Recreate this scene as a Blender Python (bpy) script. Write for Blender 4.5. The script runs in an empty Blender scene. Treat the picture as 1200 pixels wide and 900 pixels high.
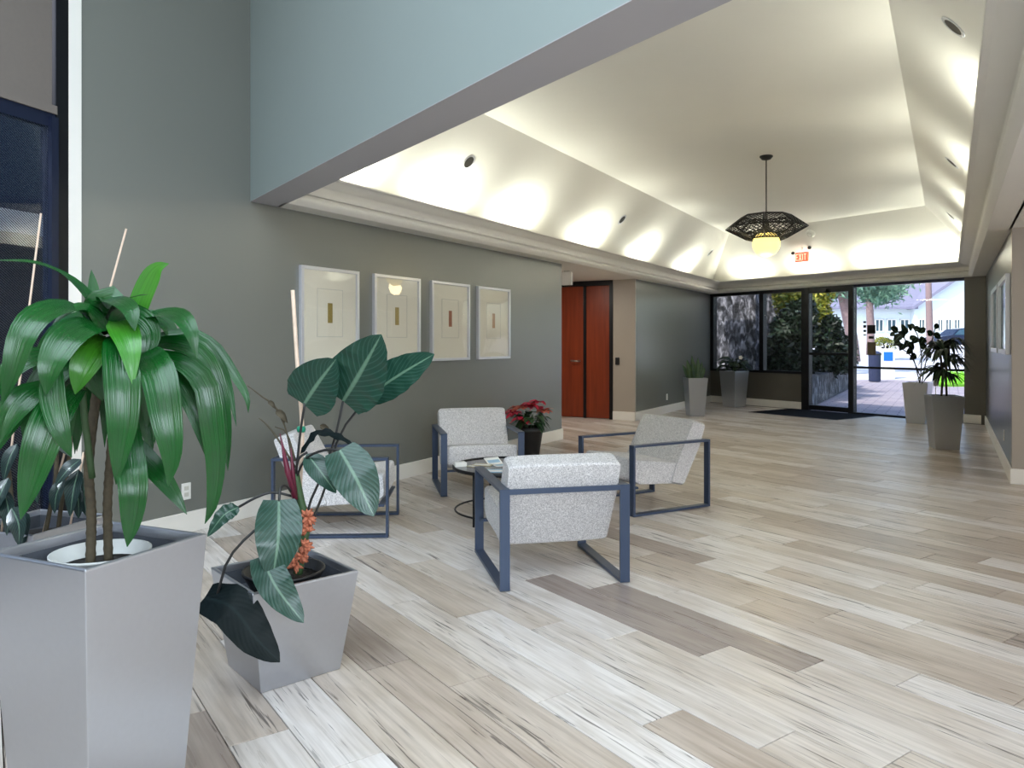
import bpy, math, random
from mathutils import Vector, Matrix

# ------------------------------------------------------------------ camera, world, sun, lights, exposure
S = bpy.context.scene
COL = S.collection
rnd = random.Random(7)
FPX, HOR, EYE, YAW = 886.2, 401.17, 1.33, 0.5245      # focal length and horizon row of the 1200x900 frame
CA, SA = math.cos(YAW), math.sin(YAW)
PHI = 0.4363                                          # planks, header and glazing run 25 degrees off the side walls
CP, SP = math.cos(PHI), math.sin(PHI)

cam_d = bpy.data.cameras.new('camera')
cam_d.sensor_width = 36
cam_d.lens = FPX * 36 / 1200
cam_d.shift_y = -(450 - HOR) / 1200
cam_d.clip_end = 400
cam = bpy.data.objects.new('camera', cam_d)
COL.objects.link(cam)
cam.location = (0, 0, EYE)
cam.rotation_euler = (math.pi / 2, 0, YAW)
S.camera = cam

S.view_settings.view_transform = 'Standard'
S.view_settings.look = 'None'
S.view_settings.exposure = 0.86
S.view_settings.gamma = 1.0
S.view_settings.use_curve_mapping = False

w = bpy.data.worlds.new('sky'); S.world = w; w.use_nodes = True
nt = w.node_tree
sky = nt.nodes.new('ShaderNodeTexSky')
sky.sky_type = 'NISHITA'; sky.sun_disc = False
sky.sun_elevation = math.radians(48); sky.sun_rotation = math.radians(200)
sky.air_density = 1.0; sky.dust_density = 2.0
nt.links.new(sky.outputs[0], nt.nodes['Background'].inputs[0])
nt.nodes['Background'].inputs[1].default_value = 0.23

def lamp(name, kind, loc, energy, color, rot=(0, 0, 0), size=0.1, size_y=None, spread=None):
    d = bpy.data.lights.new(name, kind)
    d.energy = energy; d.color = color
    if kind == 'AREA':
        d.size = size
        if size_y: d.shape = 'RECTANGLE'; d.size_y = size_y
        if spread: d.spread = spread
    elif kind == 'SUN': d.angle = size
    else: d.shadow_soft_size = size
    o = bpy.data.objects.new(name, d); COL.objects.link(o)
    o.location = loc; o.rotation_euler = rot
    return o

lamp('sun', 'SUN', (0, 30, 20), 2.7, (1, .95, .88), (math.radians(42), 0, math.radians(-25)), size=.02)
# daylight of the two-storey atrium: its skylight overhead and tall windows behind; the two side lights are added
lamp('skylight', 'AREA', (-1.4, -1.0, 4.9), 185, (.72, .87, 1.0), (0, 0, 0), 4.5, 3.2)
lamp('atrium_window_light', 'AREA', (0.6, -4.3, 2.4), 52, (.86, .93, 1.0), (math.radians(-90), 0, math.radians(0)), 5.5, 3.4)
lamp('side_fill_light', 'AREA', (4.3, 4.6, 1.5), 45, (.95, .96, 1.0), (0, math.radians(90), 0), 1.9, 6.0)  # daylight added from the unseen right side; no window stands there
lamp('atrium_side_fill', 'AREA', (4.3, -2.0, 3.0), 270, (.76, .88, 1.0), (0, math.radians(90), 0), 2.6, 3.6)  # added to brighten the upper left wall; its window is unseen

# ------------------------------------------------------------------ picture geometry helpers
def at(px, py, d):                  # point seen at pixel px,py of the 1200x900 frame, d metres deep
    l = (px - 600) * d / FPX
    return Vector((l * CA - d * SA, l * SA + d * CA, EYE - (py - HOR) * d / FPX))
def ground(px, py, z=0.0):
    return at(px, py, FPX * (EYE - z) / (py - HOR))
def onX(px, py, X):
    t = (px - 600) / FPX
    return at(px, py, X / (t * CA - SA))
def uc(u, c, z=0.0):                # frame of the planks: u along them, c across
    return Vector((u * CP + c * SP, -u * SP + c * CP, z))
def onC(px, py, c):
    t = (px - 600) / FPX
    return at(px, py, c / ((t * CA - SA) * SP + (t * SA + CA) * CP))
def toU(p): return p.x * CP - p.y * SP
def toC(p): return p.x * SP + p.y * CP

# ------------------------------------------------------------------ materials
def lin(c):
    return tuple(((v / 12.92) if v <= .04045 else ((v + .055) / 1.055) ** 2.4) for v in (x / 255 for x in c)) + (1,)
class N:
    def __init__(s, name):
        s.m = bpy.data.materials.new(name); s.m.use_nodes = True
        s.t = s.m.node_tree; s.b = s.t.nodes['Principled BSDF']; s.out = s.t.nodes['Material Output']
    def n(s, typ, **k):
        o = s.t.nodes.new(typ)
        for a, v in k.items():
            if a == 'inp':
                for i, x in v.items():
                    if isinstance(x, bpy.types.NodeSocket): s.t.links.new(x, o.inputs[i])
                    else: o.inputs[i].default_value = x
            else: setattr(o, a, v)
        return o
    def l(s, a, b): s.t.links.new(a, b)
    def set(s, **k):
        for a, v in k.items(): s.b.inputs[a.replace('_', ' ')].default_value = v
    def mix(s, f, a, b, mode='MIX'):
        o = s.n('ShaderNodeMix', data_type='RGBA', blend_type=mode)
        for i, x in ((0, f), (6, a), (7, b)):
            if isinstance(x, bpy.types.NodeSocket): s.l(x, o.inputs[i])
            else: o.inputs[i].default_value = x
        return o.outputs[2]
    def ramp(s, f, stops):
        o = s.n('ShaderNodeValToRGB'); s.l(f, o.inputs[0])
        e = o.color_ramp.elements
        while len(e) < len(stops): e.new(.5)
        for k, (p, c) in zip(e, stops):
            k.position = p; k.color = c if len(c) == 4 else tuple(c) + (1,)
        return o.outputs[0]
    def bump(s, h, strength=.2, dist=.01):
        o = s.n('ShaderNodeBump', inp={'Strength': strength, 'Distance': dist, 'Height': h})
        s.l(o.outputs[0], s.b.inputs['Normal'])
def plain(name, c, rough=.5, metal=0., var=.06, scale=30., bump=0., spec=.5, bdist=.004):
    q = N(name); c = lin(c)
    co = q.n('ShaderNodeTexCoord').outputs['Object']
    nz = q.n('ShaderNodeTexNoise', inp={'Vector': co, 'Scale': scale, 'Detail': 4.})
    dk = tuple(x * (1 - var) for x in c[:3]) + (1,); lt = tuple(min(1, x * (1 + var)) for x in c[:3]) + (1,)
    q.l(q.mix(nz.outputs[0], dk, lt), q.b.inputs['Base Color'])
    q.set(Roughness=rough, Metallic=metal, Specular_IOR_Level=spec)
    if bump: q.bump(nz.outputs[0], bump, bdist)
    return q.m
def emit(name, c, strength):
    q = N(name); q.set(Base_Color=lin(c), Emission_Color=lin(c), Emission_Strength=strength, Roughness=.4); return q.m
def glass(name, tint=(1, 1, 1, 1), refl=.06, rough=.0):
    q = N(name); t = q.n('ShaderNodeBsdfTransparent', inp={'Color': tint}); g = q.n('ShaderNodeBsdfGlossy', inp={'Color': (1, 1, 1, 1), 'Roughness': rough})
    lw = q.n('ShaderNodeLayerWeight', inp={'Blend': .35})
    fac = q.n('ShaderNodeMath', operation='MULTIPLY_ADD', inp={0: lw.outputs['Fresnel'], 1: .4, 2: refl})
    mx = q.n('ShaderNodeMixShader', inp={0: fac.outputs[0], 1: t.outputs[0], 2: g.outputs[0]})
    q.l(mx.outputs[0], q.out.inputs[0]); return q.m

def wood_floor():
    q = N('whitewashed_plank')
    tone = q.n('ShaderNodeAttribute', attribute_name='tone').outputs['Fac']
    seed = q.n('ShaderNodeAttribute', attribute_name='seed').outputs['Fac']
    uv = q.n('ShaderNodeUVMap').outputs[0]
    off = q.n('ShaderNodeCombineXYZ', inp={0: seed, 1: seed, 2: seed})
    mul = q.n('ShaderNodeVectorMath', operation='SCALE', inp={0: off.outputs[0], 'Scale': 37.})
    p = q.n('ShaderNodeVectorMath', operation='ADD', inp={0: uv, 1: mul.outputs[0]}).outputs[0]
    def st(sx, sy, rough_detail=4., dist=0.):
        m = q.n('ShaderNodeMapping', inp={'Vector': p, 'Scale': (sx, sy, 1)})
        return q.n('ShaderNodeTexNoise', inp={'Vector': m.outputs[0], 'Scale': 1., 'Detail': rough_detail, 'Distortion': dist}).outputs[0]
    base = q.ramp(tone, [(0, lin((150, 139, 135))), (.3, lin((176, 162, 150))), (.62, lin((200, 189, 178))), (1, lin((222, 217, 214)))])
    grain = q.ramp(st(2.2, 55, 5, .4), [(.3, (.74, .72, .70)), (.62, (1.06, 1.06, 1.06))])
    c = q.mix(.8, base, grain, 'MULTIPLY')
    blotch = q.ramp(st(2.6, 9, 3, .6), [(.32, (.80, .76, .72)), (.6, (1.05, 1.05, 1.06))])
    c = q.mix(.75, c, blotch, 'MULTIPLY')
    crack = q.ramp(st(2.6, 60, 3, 1.1), [(.585, (0, 0, 0)), (.64, (1, 1, 1))])
    zone = q.ramp(st(1.3, 7, 2, .3), [(.47, (0, 0, 0)), (.6, (1, 1, 1))])
    ck = q.mix(1., crack, zone, 'MULTIPLY')
    c = q.mix(q.mix(1., ck, (.8, .8, .8, 1), 'MULTIPLY'), c, lin((62, 52, 48)))
    q.l(c, q.b.inputs['Base Color'])
    rr = q.ramp(st(2, 30), [(.3, (.26, .26, .26)), (.7, (.40, .40, .40))]); q.l(rr, q.b.inputs['Roughness'])
    q.set(Specular_IOR_Level=.5)
    q.bump(q.mix(1., grain, ck, 'SUBTRACT'), .12, .002)
    return q.m
def leaf_mat(name, c1, c2, rough=.3, veins=90., coat=.3, across=True, rib=(118, 150, 125), spec=.35):
    q = N(name); uv = q.n('ShaderNodeUVMap').outputs[0]
    s = q.n('ShaderNodeSeparateXYZ', inp={0: uv})
    ab = q.n('ShaderNodeMath', operation='ABSOLUTE', inp={0: s.outputs[0]})
    nz = q.n('ShaderNodeTexNoise', inp={'Vector': q.n('ShaderNodeTexCoord').outputs['Object'], 'Scale': 9., 'Detail': 3.})
    c = q.mix(nz.outputs[0], lin(c1), lin(c2))
    if across:   # side veins, their glints painted as pale stripes, and a paler midrib
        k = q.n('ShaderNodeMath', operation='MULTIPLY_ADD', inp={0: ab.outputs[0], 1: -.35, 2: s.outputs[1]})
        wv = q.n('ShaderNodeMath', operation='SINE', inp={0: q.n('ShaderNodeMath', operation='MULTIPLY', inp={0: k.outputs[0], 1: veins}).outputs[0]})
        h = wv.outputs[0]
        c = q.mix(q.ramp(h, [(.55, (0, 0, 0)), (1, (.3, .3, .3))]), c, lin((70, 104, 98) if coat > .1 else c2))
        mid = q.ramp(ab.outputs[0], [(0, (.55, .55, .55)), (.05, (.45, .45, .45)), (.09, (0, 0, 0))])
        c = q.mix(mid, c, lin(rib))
    else:        # lengthwise veins of strap leaves
        mp = q.n('ShaderNodeMapping', inp={'Vector': uv, 'Scale': (7, 1.2, 1)})
        h = q.n('ShaderNodeTexNoise', inp={'Vector': mp.outputs[0], 'Scale': 1., 'Detail': 3.}).outputs[0]
        c = q.mix(.5, c, q.ramp(h, [(.35, (.5, .55, .5)), (.65, (1.25, 1.2, 1.2))]), 'MULTIPLY')
    q.l(c, q.b.inputs['Base Color'])
    q.set(Roughness=rough, Specular_IOR_Level=spec, Coat_Weight=coat, Coat_Roughness=.2)
    q.bump(h, .08 if across else .3, .003 if across else .012)
    return q.m
def fabric():
    q = N('grey_tweed'); co = q.n('ShaderNodeTexCoord').outputs['Object']
    a = q.n('ShaderNodeTexNoise', inp={'Vector': co, 'Scale': 170., 'Detail': 2., 'Roughness': .7}).outputs[0]
    b = q.n('ShaderNodeTexNoise', inp={'Vector': co, 'Scale': 60., 'Detail': 2.}).outputs[0]
    c = q.ramp(a, [(.34, lin((158, 156, 160))), (.47, lin((200, 198, 199))), (.62, lin((232, 230, 230)))])
    c = q.mix(.35, c, q.ramp(b, [(.35, (.7, .7, .7)), (.65, (1.1, 1.1, 1.1))]), 'MULTIPLY')
    q.l(c, q.b.inputs['Base Color']); q.set(Roughness=.95, Specular_IOR_Level=.15, Sheen_Weight=.15)
    q.bump(a, .5, .004); return q.m
def stone():
    q = N('exposed_aggregate'); co = q.n('ShaderNodeTexCoord').outputs['Object']
    mp = q.n('ShaderNodeMapping', inp={'Vector': co, 'Scale': (1.5, 1.5, .8)}).outputs[0]; v = q.n('ShaderNodeTexVoronoi', inp={'Vector': mp, 'Scale': 7., 'Randomness': 1.})
    n2 = q.n('ShaderNodeTexNoise', inp={'Vector': co, 'Scale': 7., 'Detail': 6.}).outputs[0]
    n3 = q.n('ShaderNodeTexNoise', inp={'Vector': mp, 'Scale': 6., 'Detail': 3., 'Distortion': .8}).outputs[0]
    c = q.ramp(n3, [(.40, lin((16, 16, 20))), (.53, lin((84, 83, 88))), (.70, lin((176, 175, 180)))])
    c = q.mix(.6, c, q.ramp(v.outputs['Distance'], [(0., (1, 1, 1)), (.75, (.25, .25, .27))]), 'MULTIPLY')
    q.l(c, q.b.inputs['Base Color']); q.set(Roughness=.85); q.bump(n2, .9, .08); return q.m
def pavers():
    q = N('brick_pavers'); co = q.n('ShaderNodeTexCoord').outputs['Object']
    b = q.n('ShaderNodeTexBrick', inp={'Vector': co, 'Color1': lin((172, 160, 165)), 'Color2': lin((150, 140, 150)), 'Mortar': lin((105, 100, 110)), 'Scale': 1., 'Mortar Size': .012, 'Brick Width': .42, 'Row Height': .21})
    q.l(b.outputs[0], q.b.inputs['Base Color']); q.set(Roughness=.8); return q.m
def wood_door():
    q = N('cherry_veneer'); co = q.n('ShaderNodeTexCoord').outputs['Object']
    m = q.n('ShaderNodeMapping', inp={'Vector': co, 'Scale': (22, 22, 1.2)})
    n = q.n('ShaderNodeTexNoise', inp={'Vector': m.outputs[0], 'Scale': 1., 'Detail': 5., 'Distortion': .5}).outputs[0]
    q.l(q.mix(n, lin((96, 34, 14)), lin((150, 62, 30))), q.b.inputs['Base Color']); q.set(Roughness=.35); return q.m
def mesh_shade():                        # woven sunscreen: fine diagonal weave, partly see-through
    q = N('woven_sunscreen'); co = q.n('ShaderNodeTexCoord').outputs['Object']
    wv = q.n('ShaderNodeTexWave', wave_type='BANDS', bands_direction='DIAGONAL', inp={'Vector': co, 'Scale': 42., 'Distortion': .2})
    d = q.n('ShaderNodeBsdfDiffuse', inp={'Color': lin((30, 40, 56))}); t = q.n('ShaderNodeBsdfTransparent')
    fac = q.ramp(wv.outputs[0], [(.3, (.08, .08, .08)), (.7, (.45, .45, .45))])
    q.l(q.n('ShaderNodeMixShader', inp={0: fac, 1: t.outputs[0], 2: d.outputs[0]}).outputs[0], q.out.inputs[0]); return q.m
def foliage_mat(name, c1, c2):
    q = N(name); r = q.n('ShaderNodeNewGeometry').outputs['Random Per Island']
    q.l(q.mix(r, lin(c1), lin(c2)), q.b.inputs['Base Color']); q.set(Roughness=.55); return q.m

MT = dict(
    floor=wood_floor(),
    subfloor=plain('dark_subfloor', (34, 28, 24), .95, spec=.05),
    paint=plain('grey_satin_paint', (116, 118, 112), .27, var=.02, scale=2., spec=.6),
    beige=plain('beige_paint', (168, 158, 146), .45, var=.02, scale=2.),
    header=plain('pale_grey_green_paint', (154, 166, 165), .5, var=.02, scale=2.),
    lav=plain('pale_lavender_grey_paint', (178, 176, 180), .6, var=.015, scale=3.),
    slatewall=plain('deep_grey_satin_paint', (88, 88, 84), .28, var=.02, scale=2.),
    white=plain('white_ceiling_paint', (236, 233, 226), .6, var=.015, scale=3.),
    cream=plain('cream_trim_paint', (238, 234, 227), .4, var=.02, scale=5.),
    dark=plain('dark_taupe_paint', (92, 88, 80), .4, var=.03, scale=3.),
    shade=plain('taupe_roller_shade', (116, 108, 102), .8, var=.05, scale=40.),
    black=plain('black_anodised_aluminium', (18, 19, 24), .4, .3),
    navy=plain('navy_anodised_aluminium', (26, 34, 58), .4, .3),
    slate=plain('slate_blue_powder_coat', (61, 74, 97), .36, .3, var=.03, scale=80.),
    tweed=fabric(), oak=wood_door(), stone=stone(), pavers=pavers(), screen=mesh_shade(),
    silver=plain('brushed_silver_paint', (184, 187, 194), .32, .86, var=.03, scale=60.),
    inner=plain('planter_liner', (70, 74, 82), .7, var=.15, scale=90., bump=.4),
    soil=plain('potting_soil', (30, 24, 20), .95, var=.5, scale=60., bump=1., bdist=.01),
    pot_black=plain('black_plastic', (22, 22, 24), .45), pot_white=plain('white_plastic', (196, 198, 196), .4),
    chrome=plain('silver_frame', (216, 217, 222), .3, .5, var=.02), steel=plain('brushed_steel', (190, 186, 180), .3, .9),
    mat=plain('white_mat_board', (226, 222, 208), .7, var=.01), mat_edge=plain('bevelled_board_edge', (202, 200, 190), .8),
    plastic=plain('white_device_plastic', (232, 231, 226), .4, var=.01),
    rubber=plain('dark_ribbed_mat', (16, 18, 24), .95, var=.25, scale=120., bump=.6, spec=.1),
    glass=glass('clear_glass', (.95, .97, .98, 1), .015), acrylic=glass('picture_acrylic', (1, 1, 1, 1), .02, .02),
    tint=glass('tinted_glass', (.75, .82, .9, 1), .02), tabletop=plain('smoked_glass_top', (38, 40, 40), .06, var=.02),
    drac=leaf_mat('dracaena_leaf', (4, 50, 14), (10, 82, 24), .27, 38., .22, False),
    drac_lt=leaf_mat('backlit_dracaena_leaf', (24, 100, 22), (66, 128, 30), .32, 38., .3, False),  # brighter copy of the leaf, backlight put into its colour
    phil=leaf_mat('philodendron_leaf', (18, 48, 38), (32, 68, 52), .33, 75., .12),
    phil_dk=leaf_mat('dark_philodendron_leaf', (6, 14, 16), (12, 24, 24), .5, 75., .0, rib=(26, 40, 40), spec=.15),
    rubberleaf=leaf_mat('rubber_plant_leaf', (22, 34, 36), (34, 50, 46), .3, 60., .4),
    maroon=plain('maroon_sheath', (92, 20, 44), .4), petiole=plain('dark_petiole', (34, 34, 34), .45), bark=plain('ringed_stem', (70, 62, 46), .8, var=.5, scale=60., bump=.8),
    stem_green=plain('green_stem', (52, 78, 44), .6, var=.3, scale=40.), copper=plain('coppery_root_fibre', (178, 104, 76), .7, var=.5, scale=90., bump=.8),
    bamboo=plain('pale_bamboo', (214, 190, 170), .6, var=.18, scale=40.), tie=plain('green_plant_tie', (20, 130, 100), .5),
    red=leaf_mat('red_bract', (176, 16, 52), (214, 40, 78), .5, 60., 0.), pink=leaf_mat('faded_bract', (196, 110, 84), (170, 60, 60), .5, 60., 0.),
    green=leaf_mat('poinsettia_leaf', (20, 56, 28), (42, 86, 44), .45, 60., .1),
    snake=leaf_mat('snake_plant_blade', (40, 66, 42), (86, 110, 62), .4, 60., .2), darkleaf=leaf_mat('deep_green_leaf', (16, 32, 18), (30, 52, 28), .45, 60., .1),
    petal=plain('white_petal', (240, 236, 226), .6),
    globe=emit('glowing_globe', (255, 226, 120), 1.25), redsign=emit('red_sign_face', (232, 92, 66), .75), signtext=emit('sign_lettering', (255, 190, 160), 1.0),
    trunk=plain('pine_bark', (128, 108, 108), .9, var=.35, scale=14., bump=.8, bdist=.03),
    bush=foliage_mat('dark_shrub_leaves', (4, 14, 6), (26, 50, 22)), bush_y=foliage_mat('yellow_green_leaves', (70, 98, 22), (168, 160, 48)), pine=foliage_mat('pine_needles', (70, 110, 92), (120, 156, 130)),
    turf=foliage_mat('bright_lawn', (96, 176, 30), (150, 220, 60)), turf_soil=plain('lawn_ground', (96, 150, 40), .9, var=.2, scale=3.),
    conc=plain('pale_concrete', (206, 206, 212), .85, var=.05, scale=3.), stucco=plain('white_stucco', (214, 226, 232), .8, var=.03, scale=3.), roof=plain('grey_shingle_roof', (128, 128, 150), .9, var=.15, scale=9.),
    carpaint=plain('dark_car_paint', (32, 44, 70), .2, .4), carglass=plain('dark_car_glass', (60, 90, 105), .1), tyre=plain('tyre_rubber', (24, 24, 26), .8), bin=plain('dark_blue_bin', (44, 54, 84), .6), blue=plain('bright_blue_panel', (20, 110, 226), .4, var=.01),
    taupe=plain('taupe_film', (86, 76, 60), .5), paper_w=plain('white_paper', (232, 232, 230), .5, var=.01), paper_b=plain('pale_blue_print', (150, 184, 208), .4, var=.2, scale=30.), paper_t=plain('tan_print', (176, 166, 140), .5, var=.3, scale=30.),
    gold=plain('gilt_art_strip', (150, 132, 70), .6, var=.4, scale=60.), gold2=plain('ochre_art_strip', (172, 152, 96), .6, var=.4, scale=60.), rust=plain('rust_art_strip', (160, 108, 84), .6, var=.5, scale=60.), tan=plain('tan_art_strip', (178, 138, 100), .6, var=.5, scale=60.),
    spot=plain('dark_lamp_recess', (40, 36, 30), .5),
)

# ------------------------------------------------------------------ mesh building
WM = {}
class M:
    def __init__(s): s.v = []; s.f = []; s.uv = []; s.sm = []
    def add(s, vs, fs, smooth=False, uv=None):
        b = len(s.v); s.v += [Vector(x) for x in vs]
        s.uv += (uv if uv else [(0, 0)] * len(vs))
        for q in fs: s.f.append(tuple(i + b for i in q)); s.sm.append(smooth)
        return s
    def box(s, lo, hi, fr=None):
        p = [(x, y, z) for x in (lo[0], hi[0]) for y in (lo[1], hi[1]) for z in (lo[2], hi[2])]
        if fr: p = [fr(*q) for q in p]
        return s.add(p, [(0, 1, 3, 2), (4, 6, 7, 5), (0, 4, 5, 1), (2, 3, 7, 6), (0, 2, 6, 4), (1, 5, 7, 3)])
    def ubox(s, lo, hi): return s.box(lo, hi, uc)
    def bbox(s, lo, hi, b=.003, fr=None):          # box with chamfered edges
        bm = _bev(lo, hi, b)
        vs = [fr(*q) if fr else q for q in bm[0]]
        return s.add(vs, bm[1])
    def poly(s, pts, z0=None, z1=None):            # closed prism from a ground outline
        n = len(pts)
        a = [(p[0], p[1], z0) for p in pts] + [(p[0], p[1], z1) for p in pts]
        return s.add(a, [tuple(range(n - 1, -1, -1)), tuple(range(n, 2 * n))] + [(i, (i + 1) % n, n + (i + 1) % n, n + i) for i in range(n)])
    def tube(s, path, r, n=8, cap=True):
        path = [Vector(p) for p in path]
        rs = r if isinstance(r, (list, tuple)) else [r] * len(path)
        vs = []; ref = None
        for i, p in enumerate(path):
            t = (path[min(i + 1, len(path) - 1)] - path[max(i - 1, 0)]).normalized()
            if ref is None: ref = t.orthogonal().normalized()
            ref = (ref - t * ref.dot(t)).normalized(); b = t.cross(ref)
            for k in range(n):
                a = 2 * math.pi * k / n
                vs.append(p + (ref * math.cos(a) + b * math.sin(a)) * rs[i])
        fs = [(i * n + k, i * n + (k + 1) % n, (i + 1) * n + (k + 1) % n, (i + 1) * n + k) for i in range(len(path) - 1) for k in range(n)]
        if cap: fs += [tuple(range(n - 1, -1, -1)), tuple(range((len(path) - 1) * n, len(path) * n))]
        return s.add(vs, fs, True)
    def lathe(s, prof, c=(0, 0, 0), n=24, smooth=True, a0=0., cap=True):
        vs = []; c = Vector(c)
        for r, z in prof:
            for k in range(n):
                a = a0 + 2 * math.pi * k / n; vs.append(c + Vector((r * math.cos(a), r * math.sin(a), z)))
        fs = [(i * n + k, i * n + (k + 1) % n, (i + 1) * n + (k + 1) % n, (i + 1) * n + k) for i in range(len(prof) - 1) for k in range(n)]
        if cap and prof[0][0] > 0: fs.append(tuple(range(n - 1, -1, -1)))
        if cap and prof[-1][0] > 0: fs.append(tuple(range((len(prof) - 1) * n, len(prof) * n)))
        return s.add(vs, fs, smooth)
    def grid(s, rows, smooth=True, uv=None):
        m = len(rows[0]); vs = [p for r in rows for p in r]
        fs = [(i * m + k, i * m + k + 1, (i + 1) * m + k + 1, (i + 1) * m + k) for i in range(len(rows) - 1) for k in range(m - 1)]
        return s.add(vs, fs, smooth, uv)
    def build(s, name, mat, parent=None, **props):
        me = bpy.data.meshes.new(name)
        mw = WM.get(parent.name) if parent else None
        vs = [mw @ v for v in s.v] if mw else s.v
        me.from_pydata([tuple(v) for v in vs], [], s.f)
        me.polygons.foreach_set('use_smooth', s.sm)
        u = me.uv_layers.new(name='UVMap')
        for lp in me.loops: u.data[lp.index].uv = s.uv[lp.vertex_index]
        me.materials.append(MT[mat] if isinstance(mat, str) else mat)
        me.validate(); me.update()
        o = bpy.data.objects.new(name, me); COL.objects.link(o)
        if parent:
            o.parent = parent
            if mw: WM[o.name] = mw
        for k, x in props.items(): o[k] = x
        return o
def _bev(lo, hi, b):
    import bmesh
    bm = bmesh.new(); bmesh.ops.create_cube(bm, size=1)
    for v in bm.verts:
        v.co = Vector(((lo[0] + hi[0]) / 2 + v.co.x * (hi[0] - lo[0]), (lo[1] + hi[1]) / 2 + v.co.y * (hi[1] - lo[1]), (lo[2] + hi[2]) / 2 + v.co.z * (hi[2] - lo[2])))
    bmesh.ops.bevel(bm, geom=bm.edges[:], offset=b, segments=2, profile=.6, affect='EDGES')
    r = ([tuple(v.co) for v in bm.verts], [tuple(v.index for v in f.verts) for f in bm.faces]); bm.free(); return r

def thing(name, label, cat, loc, rotz=0., group=None):
    o = bpy.data.objects.new(name, None); COL.objects.link(o)
    o.empty_display_size = .1; o.location = loc; o.rotation_euler = (0, 0, rotz)
    o['label'] = label; o['category'] = cat
    if group: o['group'] = group
    WM[o.name] = (Matrix.Translation(Vector(loc)) @ Matrix.Rotation(rotz, 4, 'Z')).inverted()
    return o
def tag(o, label, cat, group=None):
    o['label'] = label; o['category'] = cat
    if group: o['group'] = group
    return o
def struct(o): o['kind'] = 'structure'; return o
def holder(name):
    o = bpy.data.objects.new(name, None); COL.objects.link(o); o['kind'] = 'structure'; return o
def copy_thing(o, parent=None):
    c = o.copy(); COL.objects.link(c)
    if parent: c.parent = parent
    for ch in list(o.children): copy_thing(ch, c)
    return c
def spline(pts, n):
    pts = [Vector(p) for p in pts]; P = [pts[0] * 2 - pts[1]] + pts + [pts[-1] * 2 - pts[-2]]; out = []
    seg = len(pts) - 1
    for i in range(n + 1):
        x = i / n * seg; k = min(int(x), seg - 1); t = x - k
        a, b, c, d = P[k:k + 4]
        out.append(.5 * ((2 * b) + (c - a) * t + (2 * a - 5 * b + 4 * c - d) * t * t + (3 * b - a - 3 * c + d) * t ** 3))
    return out
def prof_strap(t): return min(1., .45 + 2.2 * t) * (1 - max(0., (t - .38) / .62) ** 1.9) + .02
def prof_oval(t): return math.sin(math.pi * min(1, t ** .72)) ** .75 + .015
def prof_heart(t): return (max(0., math.sin(math.pi * (.16 + .84 * t) ** .9)) ** .7) * .98 + .015
def leaf(m, path, width, face, prof=prof_strap, fold=.16, n=12, wav=0., cols=5):
    """a leaf blade: path of its midrib, full width, the way its upper side looks"""
    p = spline(path, n) if len(path) > 2 else [Vector(path[0]).lerp(Vector(path[1]), i / n) for i in range(n + 1)]
    rows = []; uv = []; side0 = None
    for i, q in enumerate(p):
        t = (p[min(i + 1, n)] - p[max(i - 1, 0)]).normalized()
        fc = Vector(face[i * (len(face) - 1) // n]) if isinstance(face, list) else Vector(face)
        sd = t.cross(fc)
        if sd.length < 1e-3: sd = side0 or t.orthogonal()
        sd.normalize()
        if side0 and sd.dot(side0) < 0: sd = -sd
        side0 = sd; up = sd.cross(t).normalized()
        wd = width * .5 * prof(i / n); row = []
        for k in range(cols):
            x = -1 + 2 * k / (cols - 1)
            row.append(q + sd * (x * wd) + up * (abs(x) ** 1.4 * fold * wd + wav * wd * math.sin(i * 1.9 + (3 if x > 0 else 0)) * abs(x) ** 2))
            uv.append((x, i / n))
        rows.append(row)
    m.grid(rows, True, uv); return m

# ------------------------------------------------------------------ the room shell
XL, XR, ZS, ZC = -4.616, .508, 2.404, 3.5
C1, C2, CF = 1.6695, 1.9264, 13.30
HI = 5.0
def yl(x, c): return (c - x * SP) / CP            # Y on the oblique line c at abscissa x

# floor: planks as parts over a dark subfloor
fl_ = struct(M().poly([(-8, -4.6), (4.6, -4.6), (4.6, yl(4.6, CF + .12)), (-8, yl(-8, CF + .12))], -.06, -.013).build('floor', 'subfloor'))
PW, PL = .2024, 1.255
JOINTS = {0: -2.574, 1: -2.256, 3: -2.85, 4: -2.53, 5: -2.236, 6: -1.893, 7: -1.567, 8: -1.274, 9: -2.172, 10: -1.846, 11: -1.55, 12: -2.473, 13: -2.136, 14: -1.837, 15: -1.503, 16: -2.235, 17: -2.11, 18: -1.807, 19: -2.70}
DARK = [(700, 695, .05), (800, 735, .08), (760, 715, .05), (430, 750, .16), (225, 860, .2), (990, 625, .25), (765, 637, .2), (1192, 752, .2), (700, 755, .45), (925, 715, .42), (560, 790, .5), (330, 845, .5), (1100, 660, .45), (350, 880, .9), (470, 870, .62), (720, 850, .95), (800, 830, .8), (1050, 800, .85), (520, 745, .85), (580, 830, .5), (900, 600, .3), (1000, 560, .35)]
def inside(u, c):
    p = uc(u, c)
    if c > CF - .02 or c < -2.5 or p.y < -2.5 or p.x > 4.4: return False
    if p.y > 8.6 and p.x > XR + .3: return False
    if p.x < XL - .12:
        return 9.0 < p.y < 12.3 and p.x > -7.4
    return True
planks = []
for k in range(-16, 64):
    c0 = .66 + PW * k
    j = JOINTS.get(k, -2.574 + .322 * k + rnd.uniform(-.05, .05))
    j -= PL * math.ceil((j + 14) / PL)
    while j < 6:
        a, b = j, j + PL
        if k in (15, 16, 18, 19) and 0: pass
        if inside((a + b) / 2, c0 + PW / 2) or inside(a + .05, c0 + PW / 2) or inside(b - .05, c0 + PW / 2):
            planks.append([k, a, b, rnd.choice([.36, .46, .55, .62, .68, .74, .8, .88, .95, 1.])])
        j += PL
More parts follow.
